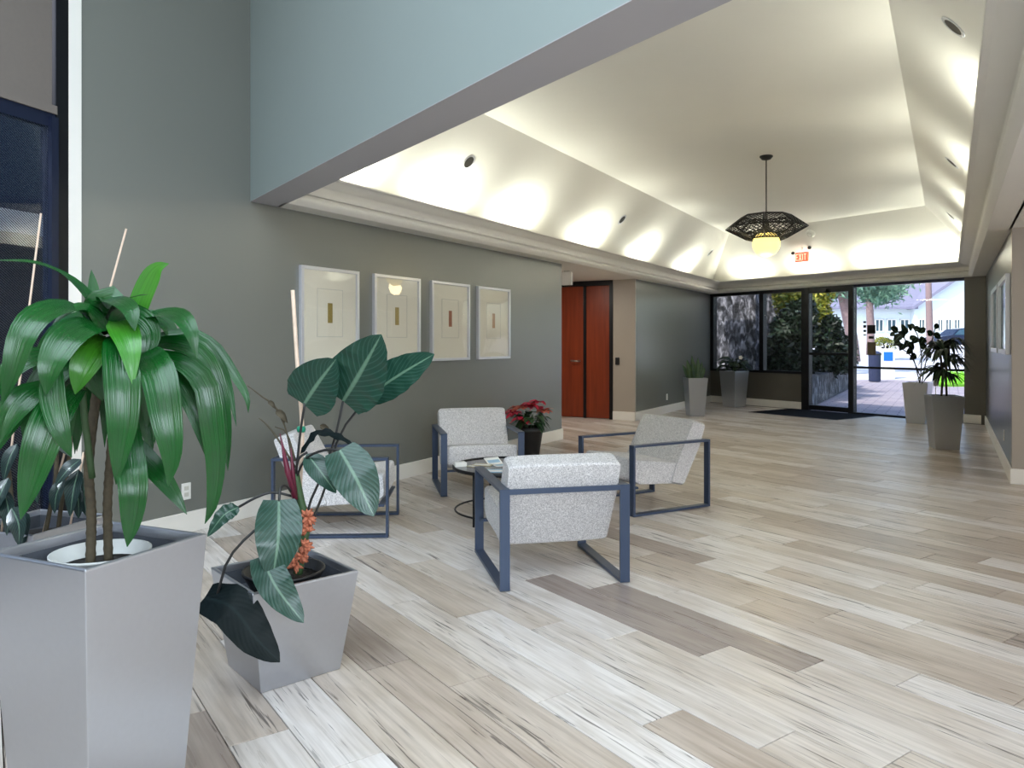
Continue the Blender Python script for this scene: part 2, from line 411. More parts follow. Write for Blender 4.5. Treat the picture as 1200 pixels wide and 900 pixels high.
for x, y, t in DARK:
    g = ground(x, y); u, c = toU(g), toC(g)
    for p in planks:
        if p[0] == math.floor((c - .66) / PW) and p[1] <= u < p[2]: p[3] = t
def vis(p):
    g = uc((p[1] + p[2]) / 2, .66 + PW * (p[0] + .5))
    d = -g.x * SA + g.y * CA; l = g.x * CA + g.y * SA
    if d < .9: return 1e3 + abs(d)
    if abs(l / d) > .78: return 500 + d
    return d
planks.sort(key=vis)
def plank_mesh(group, name, parent, **props):
    v = []; f = []; tone = []; seed = []; uvs = []
    for k, a, b, t in group:
        c0 = .66 + PW * k; bv = .0010; g = .0019; zt = rnd.uniform(-.0004, .0004); base = len(v)
        sd = rnd.random()
        for (i, z) in ((0, -.0125), (0, zt - bv * .8), (1, zt)):
            q = bv if i else 0
            for uu, cc in ((a + g + q, c0 + g + q), (b - g - q, c0 + g + q), (b - g - q, c0 + PW - g - q), (a + g + q, c0 + PW - g - q)):
                v.append(tuple(uc(uu, cc, z))); uvs.append((uu, cc)); tone.append(t); seed.append(sd)
        for r in (0, 4):
            for i in range(4): f.append((base + r + i, base + r + (i + 1) % 4, base + r + 4 + (i + 1) % 4, base + r + 4 + i))
        f.append((base + 8, base + 9, base + 10, base + 11))
    me = bpy.data.meshes.new(name); me.from_pydata(v, [], f)
    ul = me.uv_layers.new(name='UVMap')
    for lp in me.loops: ul.data[lp.index].uv = uvs[lp.vertex_index]
    for nm, arr in (('tone', tone), ('seed', seed)):
        at_ = me.attributes.new(nm, 'FLOAT', 'POINT'); at_.data.foreach_set('value', arr)
    me.materials.append(MT['floor']); me.update()
    o = bpy.data.objects.new(name, me); COL.objects.link(o); o.parent = parent
    for q, x in props.items(): o[q] = x
    return o
for p in planks[:295]: plank_mesh([p], 'plank', fl_)
plank_mesh(planks[295:], 'distant_planks', fl_, kind='stuff')

# left wall (to the alcove), its baseboard, end and window wall
struct(M().box((XL - .2, 2.685, 0), (XL, 9.341, HI)).build('wall_left', 'paint'))
struct(M().bbox((XL, 2.685, 0), (XL + .016, 9.36, .145), .004).build('baseboard_left', 'cream'))
struct(M().bbox((XL - .2, 9.341, 0), (XL, 9.357, .145), .004).build('baseboard_left_end', 'cream'))
# alcove with the red-brown doors
struct(M().box((-7.6, 9.141, 0), (XL - .2, 9.341, 2.6)).build('wall_alcove_near', 'beige'))
struct(M().box((-7.6, 9.3, 0), (-7.45, 12.4, 2.6)).build('wall_alcove_side', 'beige'))
struct(M().box((-5.02, 12.15, 0), (XL, 12.19, 2.6)).box((-7.6, 12.22, 0), (-5.02, 12.4, 2.6)).build('wall_alcove_back', 'beige'))
struct(M().bbox((-5.02, 12.134, 0), (XL + .012, 12.15, .145), .004).build('baseboard_alcove', 'cream'))
struct(M().poly([(XL - .12, 12.19), (XL, 12.19), (XL, yl(XL, CF + .1)), (XL - .12, yl(XL - .12, CF + .1))], 0, 2.7).build('wall_left_far', 'paint'))
struct(M().poly([(XL, 12.134), (XL + .016, 12.134), (XL + .016, yl(XL, CF) - .02), (XL, yl(XL, CF) - .02)], 0, .145).build('baseboard_left_far', 'cream'))
# right wall with its beige return
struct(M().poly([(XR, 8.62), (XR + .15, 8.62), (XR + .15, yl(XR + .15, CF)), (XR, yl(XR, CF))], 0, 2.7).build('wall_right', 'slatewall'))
struct(M().box((XR, 8.50, 0), (4.5, 8.62, 2.7)).build('wall_right_return', 'beige'))
struct(M().bbox((XR - .014, 8.486, 0), (4.5, 8.50, .145), .004).build('baseboard_right_return', 'cream'))
struct(M().poly([(XR - .016, 8.49), (XR, 8.49), (XR, yl(XR, CF)), (XR - .016, yl(XR - .016, CF))], 0, .145).build('baseboard_right', 'cream'))
struct(M().box((4.45, -4.6, 0), (4.6, 8.6, HI)).build('wall_right_far', 'beige'))
struct(M().box((-4.6, -4.6, 0), (4.6, -4.45, HI)).build('wall_back', 'beige'))
# header between the tall atrium and the low lobby
struct(M().poly([tuple(uc(-6.5, C1))[:2], tuple(uc(6, C1))[:2], tuple(uc(6, C2))[:2], tuple(uc(-6.5, C2))[:2]], ZS + .004, HI).build('wall_header', 'header'))
struct(M().poly([tuple(uc(-6.5, C1))[:2], tuple(uc(6, C1))[:2], tuple(uc(6, C2))[:2], tuple(uc(-6.5, C2))[:2]], ZS, ZS + .004).build('ceiling_header_underside', 'lav'))
struct(M().box((-4.9, -4.6, HI), (4.6, 4.6, HI + .1)).build('ceiling_atrium', 'white'))
# soffits left, right and over the alcove
struct(M().poly([(-7.6, 9.2), (XL, 9.2), (XL, 12.3), (-7.6, 12.3)], ZS, ZS + .1).build('ceiling_alcove', 'white'))
o = M().poly([(XR - .02, yl(XR, C2)), (4.6, yl(4.6, C2)), (4.6, 8.6), (XR - .02, 8.6)], ZS, ZS + .1); struct(o.build('ceiling_right', 'white'))
# tray: moulded cornice swept along left, far and right sides (offset from wall, offset at far wall, height)
bull = [(.205 + .046 * math.sin(math.pi * i / 8), .075 + .046 * math.sin(math.pi * i / 8), ZS + .006 + .088 * i / 8) for i in range(9)]
cove = [(.20 + .185 * (1 - math.cos(math.pi / 2 * i / 8)) ** 1.0, .06 + .38 * (1 - math.cos(math.pi / 2 * i / 8)), 2.505 + .115 * math.sin(math.pi / 2 * i / 8)) for i in range(9)]
prof = [(0, 0, ZS), (.195, .065, ZS)] + bull + [(.165, .03, 2.503), (.165, .03, 2.512)] + cove + [(.39, .445, 2.632), (.365, .42, 2.638), (.34, .39, 2.60), (.24, .2, 2.575), (0, 0, 2.57)]
rows = []
for o_, of, z in prof:
    xl, xr = XL + o_, XR - o_; cf = CF - of
    rows.append([(xl, yl(xl, C2) - .02, z), (xl, yl(xl, cf), z), (xr, yl(xr, cf), z), (xr, yl(xr, C2) - .02, z)])
m = M()
for a_, b_ in ((0, 2), (1, 2 + len(bull)), (1 + len(bull), 3 + len(bull)), (2 + len(bull), 4 + len(bull)), (3 + len(bull), 5 + len(bull)), (4 + len(bull), 4 + len(bull) + len(cove)), (3 + len(bull) + len(cove), 5 + len(bull) + len(cove)), (4 + len(bull) + len(cove), len(rows))):
    for k in range(3):
        m.grid([[r[k], r[k + 1]] for r in rows[a_:b_]])
cn = struct(m.build('trim_cornice', 'white'))
KL, KR, KF = -3.83, -.335, 12.25
def slab(name, pts, th=.06):
    n = (Vector(pts[1]) - Vector(pts[0])).cross(Vector(pts[2]) - Vector(pts[0])).normalized()
    if n.z < 0: n = -n
    k = len(pts); v = [Vector(p) for p in pts] + [Vector(p) + n * th for p in pts]
    return struct(M().add(v, [tuple(range(k)), tuple(range(2 * k - 1, k - 1, -1))] + [(i, (i + 1) % k, k + (i + 1) % k, k + i) for i in range(k)]).build(name, 'white'))
cl = (KL, yl(KL, KF), ZC); cr = (KR, yl(KR, KF), ZC); bl = (XL, yl(XL, CF), 2.58); br = (XR, yl(XR, CF), 2.58)
nl0, nl1 = (XL, yl(XL, C2), 2.58), (KL, yl(KL, C2), ZC); nr0, nr1 = (XR, yl(XR, C2), 2.58), (KR, yl(KR, C2), ZC)
slab('ceiling_slope_left', [nl0, bl, cl, nl1]); slab('ceiling_slope_right', [nr0, br, cr, nr1]); slab('ceiling_slope_far', [bl, br, cr, cl]); slab('ceiling', [nl1, cl, cr, nr1])

# ---------------- far glazing: dado wall, windows 2 and 3, glass door
struct(M().ubox((-11.5, CF, 0), (-9.0, CF + .15, .70)).build('wall_far', 'dark'))
struct(M().ubox((-11.48, CF - .016, 0), (-8.99, CF, .145)).build('baseboard_far', 'cream'))
struct(M().ubox((-5.96, CF - .02, 0), (-5.6, CF + .2, 2.6)).build('wall_far_column', 'dark'))
struct(M().ubox((-5.97, CF - .036, 0), (-5.70, CF - .02, .145)).build('baseboard_far_column', 'cream'))
struct(M().ubox((-11.6, CF - .05, 2.40), (-5.6, CF + .15, 2.62)).build('wall_far_head', 'dark'))
w2 = holder('window_2')
for u0, u1 in ((-11.48, -11.2), (-9.99, -9.89)):
    M().ubox((u0, CF - .02, .70), (u1, CF + .1, 2.41)).build('mullion', 'black', w2)
M().ubox((-11.2, CF - .02, 2.34), (-8.99, CF + .1, 2.41)).build('head_rail', 'black', w2)
M().ubox((-11.2, CF - .02, .70), (-8.99, CF + .12, .75)).build('sill', 'black', w2)
for u0, u1 in ((-11.2, -9.99), (-9.89, -8.99)):
    M().ubox((u0, CF + .035, .75), (u1, CF + .043, 2.34)).build('pane', 'glass', w2)
d1 = holder('door_1')
for u0, u1 in ((-8.99, -8.825), (-8.0, -7.90)):
    M().ubox((u0, CF - .03, 0), (u1, CF + .09, 2.41)).build('stile', 'black', d1)
M().ubox((-8.825, CF - .02, 2.29), (-8.0, CF + .08, 2.41)).build('top_rail', 'black', d1)
M().ubox((-8.825, CF - .02, .01), (-8.0, CF + .08, .10)).build('bottom_rail', 'black', d1)
M().ubox((-8.825, CF - .01, 1.085), (-8.0, CF + .06, 1.13)).build('middle_rail', 'black', d1)
M().ubox((-8.825, CF + .02, .10), (-8.0, CF + .028, 2.29)).build('pane', 'glass', d1)
M().ubox((-8.76, CF - .09, 2.285), (-8.42, CF - .02, 2.345)).build('door_closer', 'black', d1)
w3 = holder('window_3')
M().ubox((-7.90, CF + .02, .02), (-5.96, CF + .028, 2.38)).build('pane', 'glass', w3)
M().ubox((-7.90, CF - .02, .0), (-5.96, CF + .08, .03)).build('sill', 'black', w3)
M().ubox((-7.90, CF - .02, 2.355), (-5.96, CF + .08, 2.41)).build('head_rail', 'navy', w3)
M().ubox((-7.90, CF - .015, .845), (-5.96, CF + .015, .885)).build('rail', 'black', w3)
def sticker(px0, py0, px1, py1, mat, name='sticker'):
    a = onC(px0, py0, CF + .018); b = onC(px1, py1, CF + .018)
    M().ubox((toU(a), CF + .013, b.z), (toU(b), CF + .0185, a.z)).build(name, mat, w3)
sticker(1016.5, 381, 1026, 391, 'black'); sticker(1018, 394, 1024, 397, 'black'); sticker(1016.5, 401, 1026.5, 416, 'taupe')
for y, h_ in ((376.5, 2), (381, 3.2), (386.5, 2.6), (391.8, 1.6)): sticker(1011.8, y, 1015, y + h_, 'black')
sticker(1033, 406.5, 1036, 408.5, 'black'); sticker(1038.5, 406, 1041, 408.5, 'black')

# ---------------- red-brown doors
d2 = holder('door_2')
M().box((-6.55, 12.14, 0), (-6.49, 12.22, 2.404)).box((-5.08, 12.13, 0), (-5.02, 12.22, 2.404)).box((-6.49, 12.14, 2.32), (-5.08, 12.22, 2.404)).build('frame', 'black', d2)
lf = M().bbox((-6.485, 12.16, .01), (-5.585, 12.20, 2.315), .003).build('door_leaf', 'oak', d2)
M().box((-5.58, 12.15, 0), (-5.53, 12.22, 2.32)).build('mullion', 'black', d2)
M().bbox((-5.525, 12.16, .01), (-5.085, 12.20, 2.315), .003).build('side_panel', 'oak', d2)
M().tube([(-5.66, 12.165, 1.0), (-5.66, 12.10, 1.0), (-5.68, 12.095, 1.0), (-5.80, 12.095, 1.005)], .015).lathe([(.028, 0), (.028, .01)], (-5.66, 12.15, .995), 12).build('lever_handle', 'steel', lf)

lamp('alcove_fill_light', 'AREA', (-5.5, 10.6, 2.39), 14, (1, .95, .86), (0, 0, 0), .5)  # unseen area light added to brighten the alcove
# ---------------- near window on the left, set in an angled storefront
wd = Vector((math.sin(math.radians(11)), -math.cos(math.radians(11)), 0)); wn = Vector((wd.y, -wd.x, 0)) * 1.0
wo = Vector((XL, 2.612, 0))
def wf(a, b, z): return wo + wd * a + wn * b + Vector((0, 0, z))      # along, outward(+)/inward(-), height
if wn.x > 0: wn = -wn
struct(M().box((XL - .1, 2.612, 0), (XL + .012, 2.69, HI)).build('trim_corner', 'cream'))
w1 = holder('window_1')
M().box((0, -.01, 0), (.085, .09, HI), wf).build('jamb', 'black', w1)
M().box((.085, -.03, 0), (.13, .04, 2.66), wf).build('stile', 'navy', w1)
M().box((.085, -.005, 2.60), (7.2, .06, 2.68), wf).build('transom_bar', 'navy', w1)
M().box((.085, -.02, 2.68), (7.2, .0, 2.73), wf).build('shade_hem_bar', 'shade', w1)
M().box((.10, .005, 2.72), (7.2, .012, HI), wf).build('upper_shade', 'shade', w1)
M().box((.13, .015, .10), (7.2, .022, 2.60), wf).build('pane', 'tint', w1)
M().box((.13, -.002, .10), (7.2, .001, 2.60), wf).build('sunscreen', 'screen', w1)
M().box((.085, -.02, 0), (7.2, .06, .10), wf).build('sill', 'navy', w1)
struct(M().box((-8, 3.2, -.1), (9, 3.3, 2.40), wf).build('wall_outside_left', 'dark'))
struct(M().box((-8, 2.3, 2.30), (9, 3.1, 2.50), wf).build('trim_cornice_reflection', 'plastic'))  # pale strip standing in for the lit cornice mirrored in the glass
struct(M().box((-8, 2.9, 2.57), (9, 3.3, 3.7), wf).build('wall_outside_left_upper', 'navy'))

# ---------------- cove lamps along the trough
def cove_lamp(p, e, rot): lamp('cove_lamp', 'AREA', p, e, (.97, 1, .86), rot, .12, .7)
UP = math.pi
for y in (4.75, 6.2, 7.7, 9.75, 11.9, 14.3): cove_lamp((XL + .325, y, 2.62), 8, (UP, 0, 0))
for y in (3.4, 5.7, 8.0, 10.3, 12.6): cove_lamp((XR - .325, y, 2.62), 8, (UP, 0, 0))
for u in (-10.0, -8.6, -7.25, -6.2): cove_lamp(tuple(uc(u, CF - .36, 2.62)), 5.5, (UP, 0, math.pi / 2 - PHI))

# ------------------------------------------------------------------ things on the walls and ceiling
PH = [((4.488, 5.189), 'gold', 'silver framed picture with gold strip, nearest the window, behind the philodendron stake'),
      ((5.398, 6.097), 'gold2', 'silver framed picture with ochre strip, second along the wall, above the torn philodendron leaf'),
      ((6.292, 6.998), 'rust', 'silver framed picture with rust red strip, third along the wall'),
      ((7.172, 7.886), 'tan', 'silver framed picture with orange tan strip, closest to the red-brown doors')]
for (y0, y1), art, lab in PH:
    z0, z1 = 1.137, 1.965; yc = (y0 + y1) / 2; zc = (z0 + z1) / 2
    t = thing('framed_picture', lab, 'picture', (XL, yc, z0), 0, 'framed pictures on the long grey wall')
    f_ = M(); b = .028
    for lo, hi in (((XL, y0, z0), (XL + .035, y0 + b, z1)), ((XL, y1 - b, z0), (XL + .035, y1, z1)), ((XL, y0 + b, z0), (XL + .035, y1 - b, z0 + b)), ((XL, y0 + b, z1 - b), (XL + .035, y1 - b, z1))): f_.bbox(lo, hi, .003)
    f_.build('frame', 'chrome', t)
    M().box((XL + .004, y0 + b, z0 + b), (XL + .012, y1 - b, z1 - b)).build('mat_board', 'mat', t)
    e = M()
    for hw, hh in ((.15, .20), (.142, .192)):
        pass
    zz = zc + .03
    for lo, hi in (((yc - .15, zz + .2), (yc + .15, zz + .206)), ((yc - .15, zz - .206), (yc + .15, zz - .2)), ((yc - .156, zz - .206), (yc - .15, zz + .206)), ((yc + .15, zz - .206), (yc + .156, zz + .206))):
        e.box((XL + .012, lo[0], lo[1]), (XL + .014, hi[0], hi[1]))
    e.build('embossed_border', 'mat_edge', t)  # debossed outline, its shadow lines put into darker strips
    M().box((XL + .012, yc - .028, zz - .085), (XL + .0145, yc + .028, zz + .085)).build('artwork', art, t)
    rows = []
    for i in range(13):
        r_ = []
        for k in range(11):
            a, c_ = i / 12, k / 10
            r_.append((XL + .024 + .006 * (1 - (2 * a - 1) ** 2) * (1 - (2 * c_ - 1) ** 2) ** .5, y0 + b + (y1 - y0 - 2 * b) * c_, z0 + b + (z1 - z0 - 2 * b) * a))
        rows.append(r_)
    M().grid(rows).build('acrylic_glazing', 'acrylic', t)
for (y0, y1), lab in (((8.72, 10.05), 'white framed picture on the right wall, nearer one, mirroring the glazing'), ((10.35, 11.75), 'white framed picture on the right wall, farther one, beside the dark column')):
    z0, z1 = 1.21, 2.0
    t = thing('framed_picture', lab, 'picture', (XR, (y0 + y1) / 2, z0), 0, 'framed pictures on the right wall')
    f_ = M(); b = .05
    for lo, hi in (((XR - .04, y0, z0), (XR, y0 + b, z1)), ((XR - .04, y1 - b, z0), (XR, y1, z1)), ((XR - .04, y0 + b, z0), (XR, y1 - b, z0 + b)), ((XR - .04, y0 + b, z1 - b), (XR, y1 - b, z1))): f_.bbox(lo, hi, .004)
    f_.build('frame', 'chrome', t)
    M().box((XR - .014, y0 + b, z0 + b), (XR - .006, y1 - b, z1 - b)).build('print', 'paper_b', t)
    M().box((XR - .026, y0 + b, z0 + b), (XR - .022, y1 - b, z1 - b)).build('glazing', 'acrylic', t)
def outlet(p, nx, lab):
    t = thing('wall_outlet', lab, 'outlet', p, 0, 'wall outlets')
    x = p[0]; a, b = sorted((x, x + nx * .008))
    M().bbox((a, p[1] - .036, p[2] - .058), (b, p[1] + .036, p[2] + .058), .003).build('cover_plate', 'plastic', t)
    for dz in (-.022, .022):
        a2, b2 = sorted((x + nx * .008, x + nx * .010)); M().bbox((a2, p[1] - .017, p[2] + dz - .014), (b2, p[1] + .017, p[2] + dz + .014), .002).build('socket', 'mat_edge', t)
outlet((XL, 3.43, .29), 1, 'white wall outlet low on the grey wall behind the dracaena leaves')
outlet((XL, 13.81, .30), 1, 'white wall outlet low on the far left wall by the snake plant')
outlet((XR, 9.64, .336), -1, 'white wall outlet low on the right wall below the pictures')
t = thing('card_reader', 'small black card reader on the beige column beside the red-brown doors', 'card reader', (-4.93, 12.15, 1.0))
M().bbox((-4.965, 12.12, .945), (-4.90, 12.15, 1.07), .006).build('body', 'pot_black', t)
p = onX(665, 330, -4.95)
t = thing('hanging_sign_box', 'small white box sign hung under the alcove soffit before the doors', 'sign', (p.x, p.y, ZS))
M().bbox((p.x - .085, p.y - .03, 2.185), (p.x + .075, p.y + .03, 2.38), .006).build('sign_body', 'plastic', t)
M().box((p.x - .05, p.y - .02, 2.38), (p.x + .04, p.y + .02, ZS)).build('mount', 'mat_edge', t)

NL, NR = Vector((.92, 0, -.786)).normalized(), Vector((-.92, 0, -.843)).normalized()
def slope_x(side, y, s):    # point at fraction s up a side slope
    return Vector((XL + (KL - XL) * s, y, 2.58 + (ZC - 2.58) * s)) if side < 0 else Vector((XR + (KR - XR) * s, y, 2.58 + (ZC - 2.58) * s))
def downlight(p, n, lab):
    n = -Vector(n) if n.z > 0 else Vector(n)
    q = Vector((0, 0, -1)).rotation_difference(n).to_matrix()
    t = thing('recessed_downlight', lab, 'ceiling light', tuple(p), 0, 'recessed downlights in the sloped ceiling')
    def lt(prof, name, mat):
        m = M().lathe(prof, (0, 0, 0), 20, cap=False)
        m.v = [q @ v + p for v in m.v]; m.build(name, mat, t)
    lt([(.062, -.004), (.085, -.004), (.085, .0), (.062, 0)], 'trim_ring', 'chrome')
    lt([(.064, -.0015), (.03, -.003), (0, -.003)], 'recess', 'spot')
LN = ['first', 'second', 'third']
for i, y in enumerate((6.31, 10.39, 15.1)): downlight(slope_x(-1, y, .595), NL, 'dark oval downlight in the left ceiling slope, %s from the header beam' % LN[i])
for i, y in enumerate((4.95, 8.68, 12.37)): downlight(slope_x(1, y, .58), NR, 'dark oval downlight in the right ceiling slope, %s from the camera end' % LN[i])
# exit sign and detector on the far slope
def far_slope(u, s): return uc(u, CF + (KF - CF) * s, 2.58 + (ZC - 2.58) * s)
eu = toU(Vector((-2.33, 15.281, 0)))
sc_ = CF - .62
t = thing('exit_sign', 'red lit exit sign with two lamp heads hung before the far ceiling slope', 'sign', tuple(uc(eu, sc_, 2.86)))
M().ubox((eu - .14, sc_ - .02, 2.85), (eu + .125, sc_ + .02, 3.03)).build('sign_body', 'redsign', t)
lt_ = M()
def glyph(u, strokes):
    for (a, b, c, d) in strokes: lt_.ubox((eu + u + a, sc_ - .024, 2.88 + b), (eu + u + c, sc_ - .02, 2.88 + d))
glyph(-.125, [(0, 0, .012, .12), (0, 0, .05, .014), (0, .053, .042, .067), (0, .106, .05, .12)])
for k in range(7):
    a = k / 6 * .12; lt_.ubox((eu - .06 + k / 6 * .042, sc_ - .024, 2.88 + a - .008), (eu - .046 + k / 6 * .042, sc_ - .02, 2.88 + a + .01)); lt_.ubox((eu - .018 - k / 6 * .042, sc_ - .024, 2.88 + a - .008), (eu - .004 - k / 6 * .042, sc_ - .02, 2.88 + a + .01))
glyph(.014, [(0, 0, .012, .12)]); glyph(.045, [(.02, 0, .032, .12), (0, .106, .052, .12)])
lt_.build('lettering', 'signtext', t)
for du, z in ((-.20, 3.03), (.15, 3.10)):
    M().lathe([(.0, -.03), (.03, -.02), (.034, .01), (.02, .03), (0, .035)], tuple(uc(eu + du, sc_, z)), 12).build('lamp_head', 'pot_black', t)
M().tube([uc(eu, sc_, 3.05), uc(eu, sc_ - .0, 3.2)], .012).build('stem', 'plastic', t)
p = far_slope(toU(Vector((-2.205, 14.754, 0))), .82)
t = thing('smoke_detector', 'round white smoke detector high on the far ceiling slope', 'detector', tuple(p))
nf = Vector((-SP * .92, -CP * .92, -1.05)).normalized(); q = Vector((0, 0, -1)).rotation_difference(nf).to_matrix()
m = M().lathe([(.085, 0), (.085, -.02), (.06, -.04), (0, -.045)], (0, 0, 0), 20); m.v = [q @ v + p for v in m.v]; m.build('housing', 'plastic', t)
m = M().lathe([(.05, -.0405), (.052, -.046), (.045, -.047), (.043, -.0415)], (0, 0, 0), 20, cap=False); m.v = [q @ v + p for v in m.v]; m.build('vent_ring', 'mat_edge', t)

# pendant lamp: faceted black lattice shade with a glowing globe
pc = Vector((-1.848, 9.108, 0)); NS = 8
t = thing('pendant_lamp', 'black lattice pendant lamp with glowing yellow globe under the tray ceiling', 'lamp', (pc.x, pc.y, ZC))
M().lathe([(.075, ZC), (.075, ZC - .012), (.05, ZC - .04), (.012, ZC - .05)], pc, 24).build('canopy', 'pot_black', t)
M().tube([pc + Vector((0, 0, ZC - .05)), pc + Vector((0, 0, 2.62))], .007).build('rod', 'spot', t)
ro = .455; A0 = math.pi / 8 + YAW
ring = lambda r, z: [pc + Vector((r * math.cos(A0 + 2 * math.pi * k / NS), r * math.sin(A0 + 2 * math.pi * k / NS), z)) for k in range(NS)]
R1, R2, R3 = ring(.27, 2.80), ring(ro, 2.665), ring(.22, 2.535)
fr = M(); lt = M()
for k in range(NS):
    j = (k + 1) % NS
    for a, b in ((R1[k], R1[j]), (R2[k], R2[j]), (R3[k], R3[j]), (R1[k], R2[k]), (R2[k], R3[k])): fr.tube([a, b], .010, 5)
    for P, Q in ((R1, R2), (R2, R3)):
        n = 5
        for i in range(-n + 1, n):
            for sgn in (1, -1):
                # diagonal lattice bars clipped to the facet
                s0 = max(0, i / n); s1 = min(1, 1 + i / n)
                a0, a1 = s0, s1; b0, b1 = s0 - i / n, s1 - i / n
                if sgn < 0: a0, a1 = 1 - a0, 1 - a1
                A_ = (P[k].lerp(P[j], a0)).lerp(Q[k].lerp(Q[j], a0), b0); B_ = (P[k].lerp(P[j], a1)).lerp(Q[k].lerp(Q[j], a1), b1)
                if (A_ - B_).length > .01: lt.tube([A_, B_], .005, 4, False)
fr.build('shade_frame', 'pot_black', t); lt.build('shade_lattice', 'pot_black', t, kind='stuff')
for k in range(4):
    a = A0 + math.pi / 2 * k
    M().tube([pc + Vector((0, 0, 2.66)), pc + Vector((.22 * math.cos(a), .22 * math.sin(a), 2.60)), R3[(2 * k) % NS]], .006, 6).build('arm', 'pot_black', t)
M().lathe([(.03, 2.68), (.05, 2.66), (.085, 2.61), (.10, 2.58), (.0, 2.57)], pc, 16).build('socket', 'pot_black', t)
M().lathe([(0.0001, 2.325)] + [(.155 * math.sin(math.pi * i / 16), 2.475 - .15 * math.cos(math.pi * i / 16)) for i in range(1, 16)] + [(0.0001, 2.625)], pc, 28).build('globe', 'globe', t)
lamp('pendant_glow', 'POINT', (pc.x, pc.y, 2.27), 6, (1, .84, .5), size=.12)

# ------------------------------------------------------------------ armchairs
CW, CD, AH = .734, .786, .545
def bar(m, a, b, wv, tv, w_, th):   # flat bar from a to b, wide along wv, thick along tv
    a, b = Vector(a), Vector(b); wv, tv = Vector(wv) * w_ / 2, Vector(tv) * th / 2
    d = (b - a).normalized()
    def fr(x, y, z): return a + d * x + wv * y + tv * z
    m.bbox((0, -1, -1), ((b - a).length, 1, 1), .0012 if 0 else .0015, None) if 0 else None
    vs = [a + wv * i + tv * j for i in (-1, 1) for j in (-1, 1)] + [b + wv * i + tv * j for i in (-1, 1) for j in (-1, 1)]
    m.add(vs, [(0, 1, 3, 2), (4, 6, 7, 5), (0, 4, 5, 1), (2, 3, 7, 6), (0, 2, 6, 4), (1, 5, 7, 3)])
def cushion(prof, wd, bulge=.012, n=9):
    """upholstered slab: closed side outline (y,z), extruded over the width with rounded flanks"""
    m = M(); rows = []
    cy = sum(p[0] for p in prof) / len(prof); cz = sum(p[1] for p in prof) / len(prof)
    xs = [-wd / 2, -wd / 2 + .006, -wd / 2 + .02] + [-wd / 2 + .02 + (wd - .04) * i / n for i in range(1, n)] + [wd / 2 - .02, wd / 2 - .006, wd / 2]
    for x in xs:
        e = (wd / 2 - abs(x)); k = 1 - .05 * max(0, 1 - e / .02) ** 2; bb = bulge * (1 - (2 * x / wd) ** 4)
        r = []
        for y, z in prof:
            dy, dz = y - cy, z - cz; L = math.hypot(dy, dz) or 1
            r.append((x, cy + dy * k + bb * dy / L * .3, cz + dz * k + bb * dz / L))
        rows.append(r + [r[0]])
    m.grid(rows); n_ = len(prof) + 1
    m.f.append(tuple(range(n_ - 1))); m.sm.append(False)
    b = (len(xs) - 1) * n_; m.f.append(tuple(range(b + n_ - 2, b - 1, -1))); m.sm.append(False)
    return m
def round_poly(pts, r, seg=4):
    out = []; k = len(pts)
    for i in range(k):
        p, a, b = Vector(pts[i] + (0,)), Vector(pts[i - 1] + (0,)), Vector(pts[(i + 1) % k] + (0,))
        u, v = (a - p), (b - p); q = min(r, u.length * .45, v.length * .45)
        s, e = p + u.normalized() * q, p + v.normalized() * q
        for j in range(seg + 1):
            t = j / seg; x = s * (1 - t) ** 2 + p * 2 * t * (1 - t) + e * t * t; out.append((x.x, x.y))
    return out
def densify(pts, d=.05):
    out = []
    for i, p in enumerate(pts):
        q = pts[(i + 1) % len(pts)]; n = max(1, int(math.hypot(q[0] - p[0], q[1] - p[1]) / d))
        out += [(p[0] + (q[0] - p[0]) * j / n, p[1] + (q[1] - p[1]) * j / n) for j in range(n)]
    return out
def make_chair():
    t = thing('armchair', 'x', 'armchair', (0, 0, 0), 0, 'grey armchairs around the low round table')
    bw, bt = .055, .017
    for s in (-1, 1):
        x = s * (CW / 2 - bw / 2)
        f_ = M(); X_, Y_, Z_ = (1, 0, 0), (0, 1, 0), (0, 0, 1)
        bar(f_, (x, -CD / 2, AH - bt / 2), (x, CD / 2, AH - bt / 2), X_, Z_, bw, bt)
        bar(f_, (x, -CD / 2, bt / 2 + .004), (x, CD / 2, bt / 2 + .004), X_, Z_, bw, bt)
        bar(f_, (x, -CD / 2 + bt / 2, .004), (x, -CD / 2 + bt / 2, AH - .001), X_, Y_, bw - .001, bt)
        bar(f_, (x, CD / 2 - bt / 2, .004), (x, CD / 2 - bt / 2, AH - .001), X_, Y_, bw - .001, bt)
        f_.build('side_frame', 'slate', t)
    cb = M(); bar(cb, (-CW / 2 + .05, -CD / 2 + bt / 2, AH - .016), (CW / 2 - .05, -CD / 2 + bt / 2, AH - .016), (0, 0, 1), (0, 1, 0), .028, bt - .002); cb.build('back_rail', 'slate', t)
    for y, z in ((CD / 2 - .05, .215),):
        cb = M(); bar(cb, (-CW / 2 + .03, y, z), (CW / 2 - .03, y, z), (0, 1, 0), (0, 0, 1), .04, .016); cb.build('seat_rail', 'slate', t)
    seat = densify(round_poly([(.372, .275), (.36, .43), (-.13, .37), (-.16, .20), (.30, .232)], .03))
    cushion(seat, .620, .014).build('seat', 'tweed', t)
    back = densify(round_poly([(-.155, .185), (-.02, .215), (-.075, .36), (-.262, .705), (-.395, .665), (-.335, .50)], .018))
    cushion(back, .634, .006).build('backrest', 'tweed', t)
    return t
proto = make_chair()
CH = [((-2.0665, 3.987), .7453, 'grey tweed armchair seen from behind, nearest the open floor'), ((-2.191, 5.9465), 2.6158, 'grey tweed armchair turned sideways with its back to the entrance door'),
      ((-3.764, 5.849), 3.8678, 'grey tweed armchair facing the camera beside the poinsettia'), ((-3.8275, 4.12), -1.0004, 'grey tweed armchair half hidden behind the philodendron')]
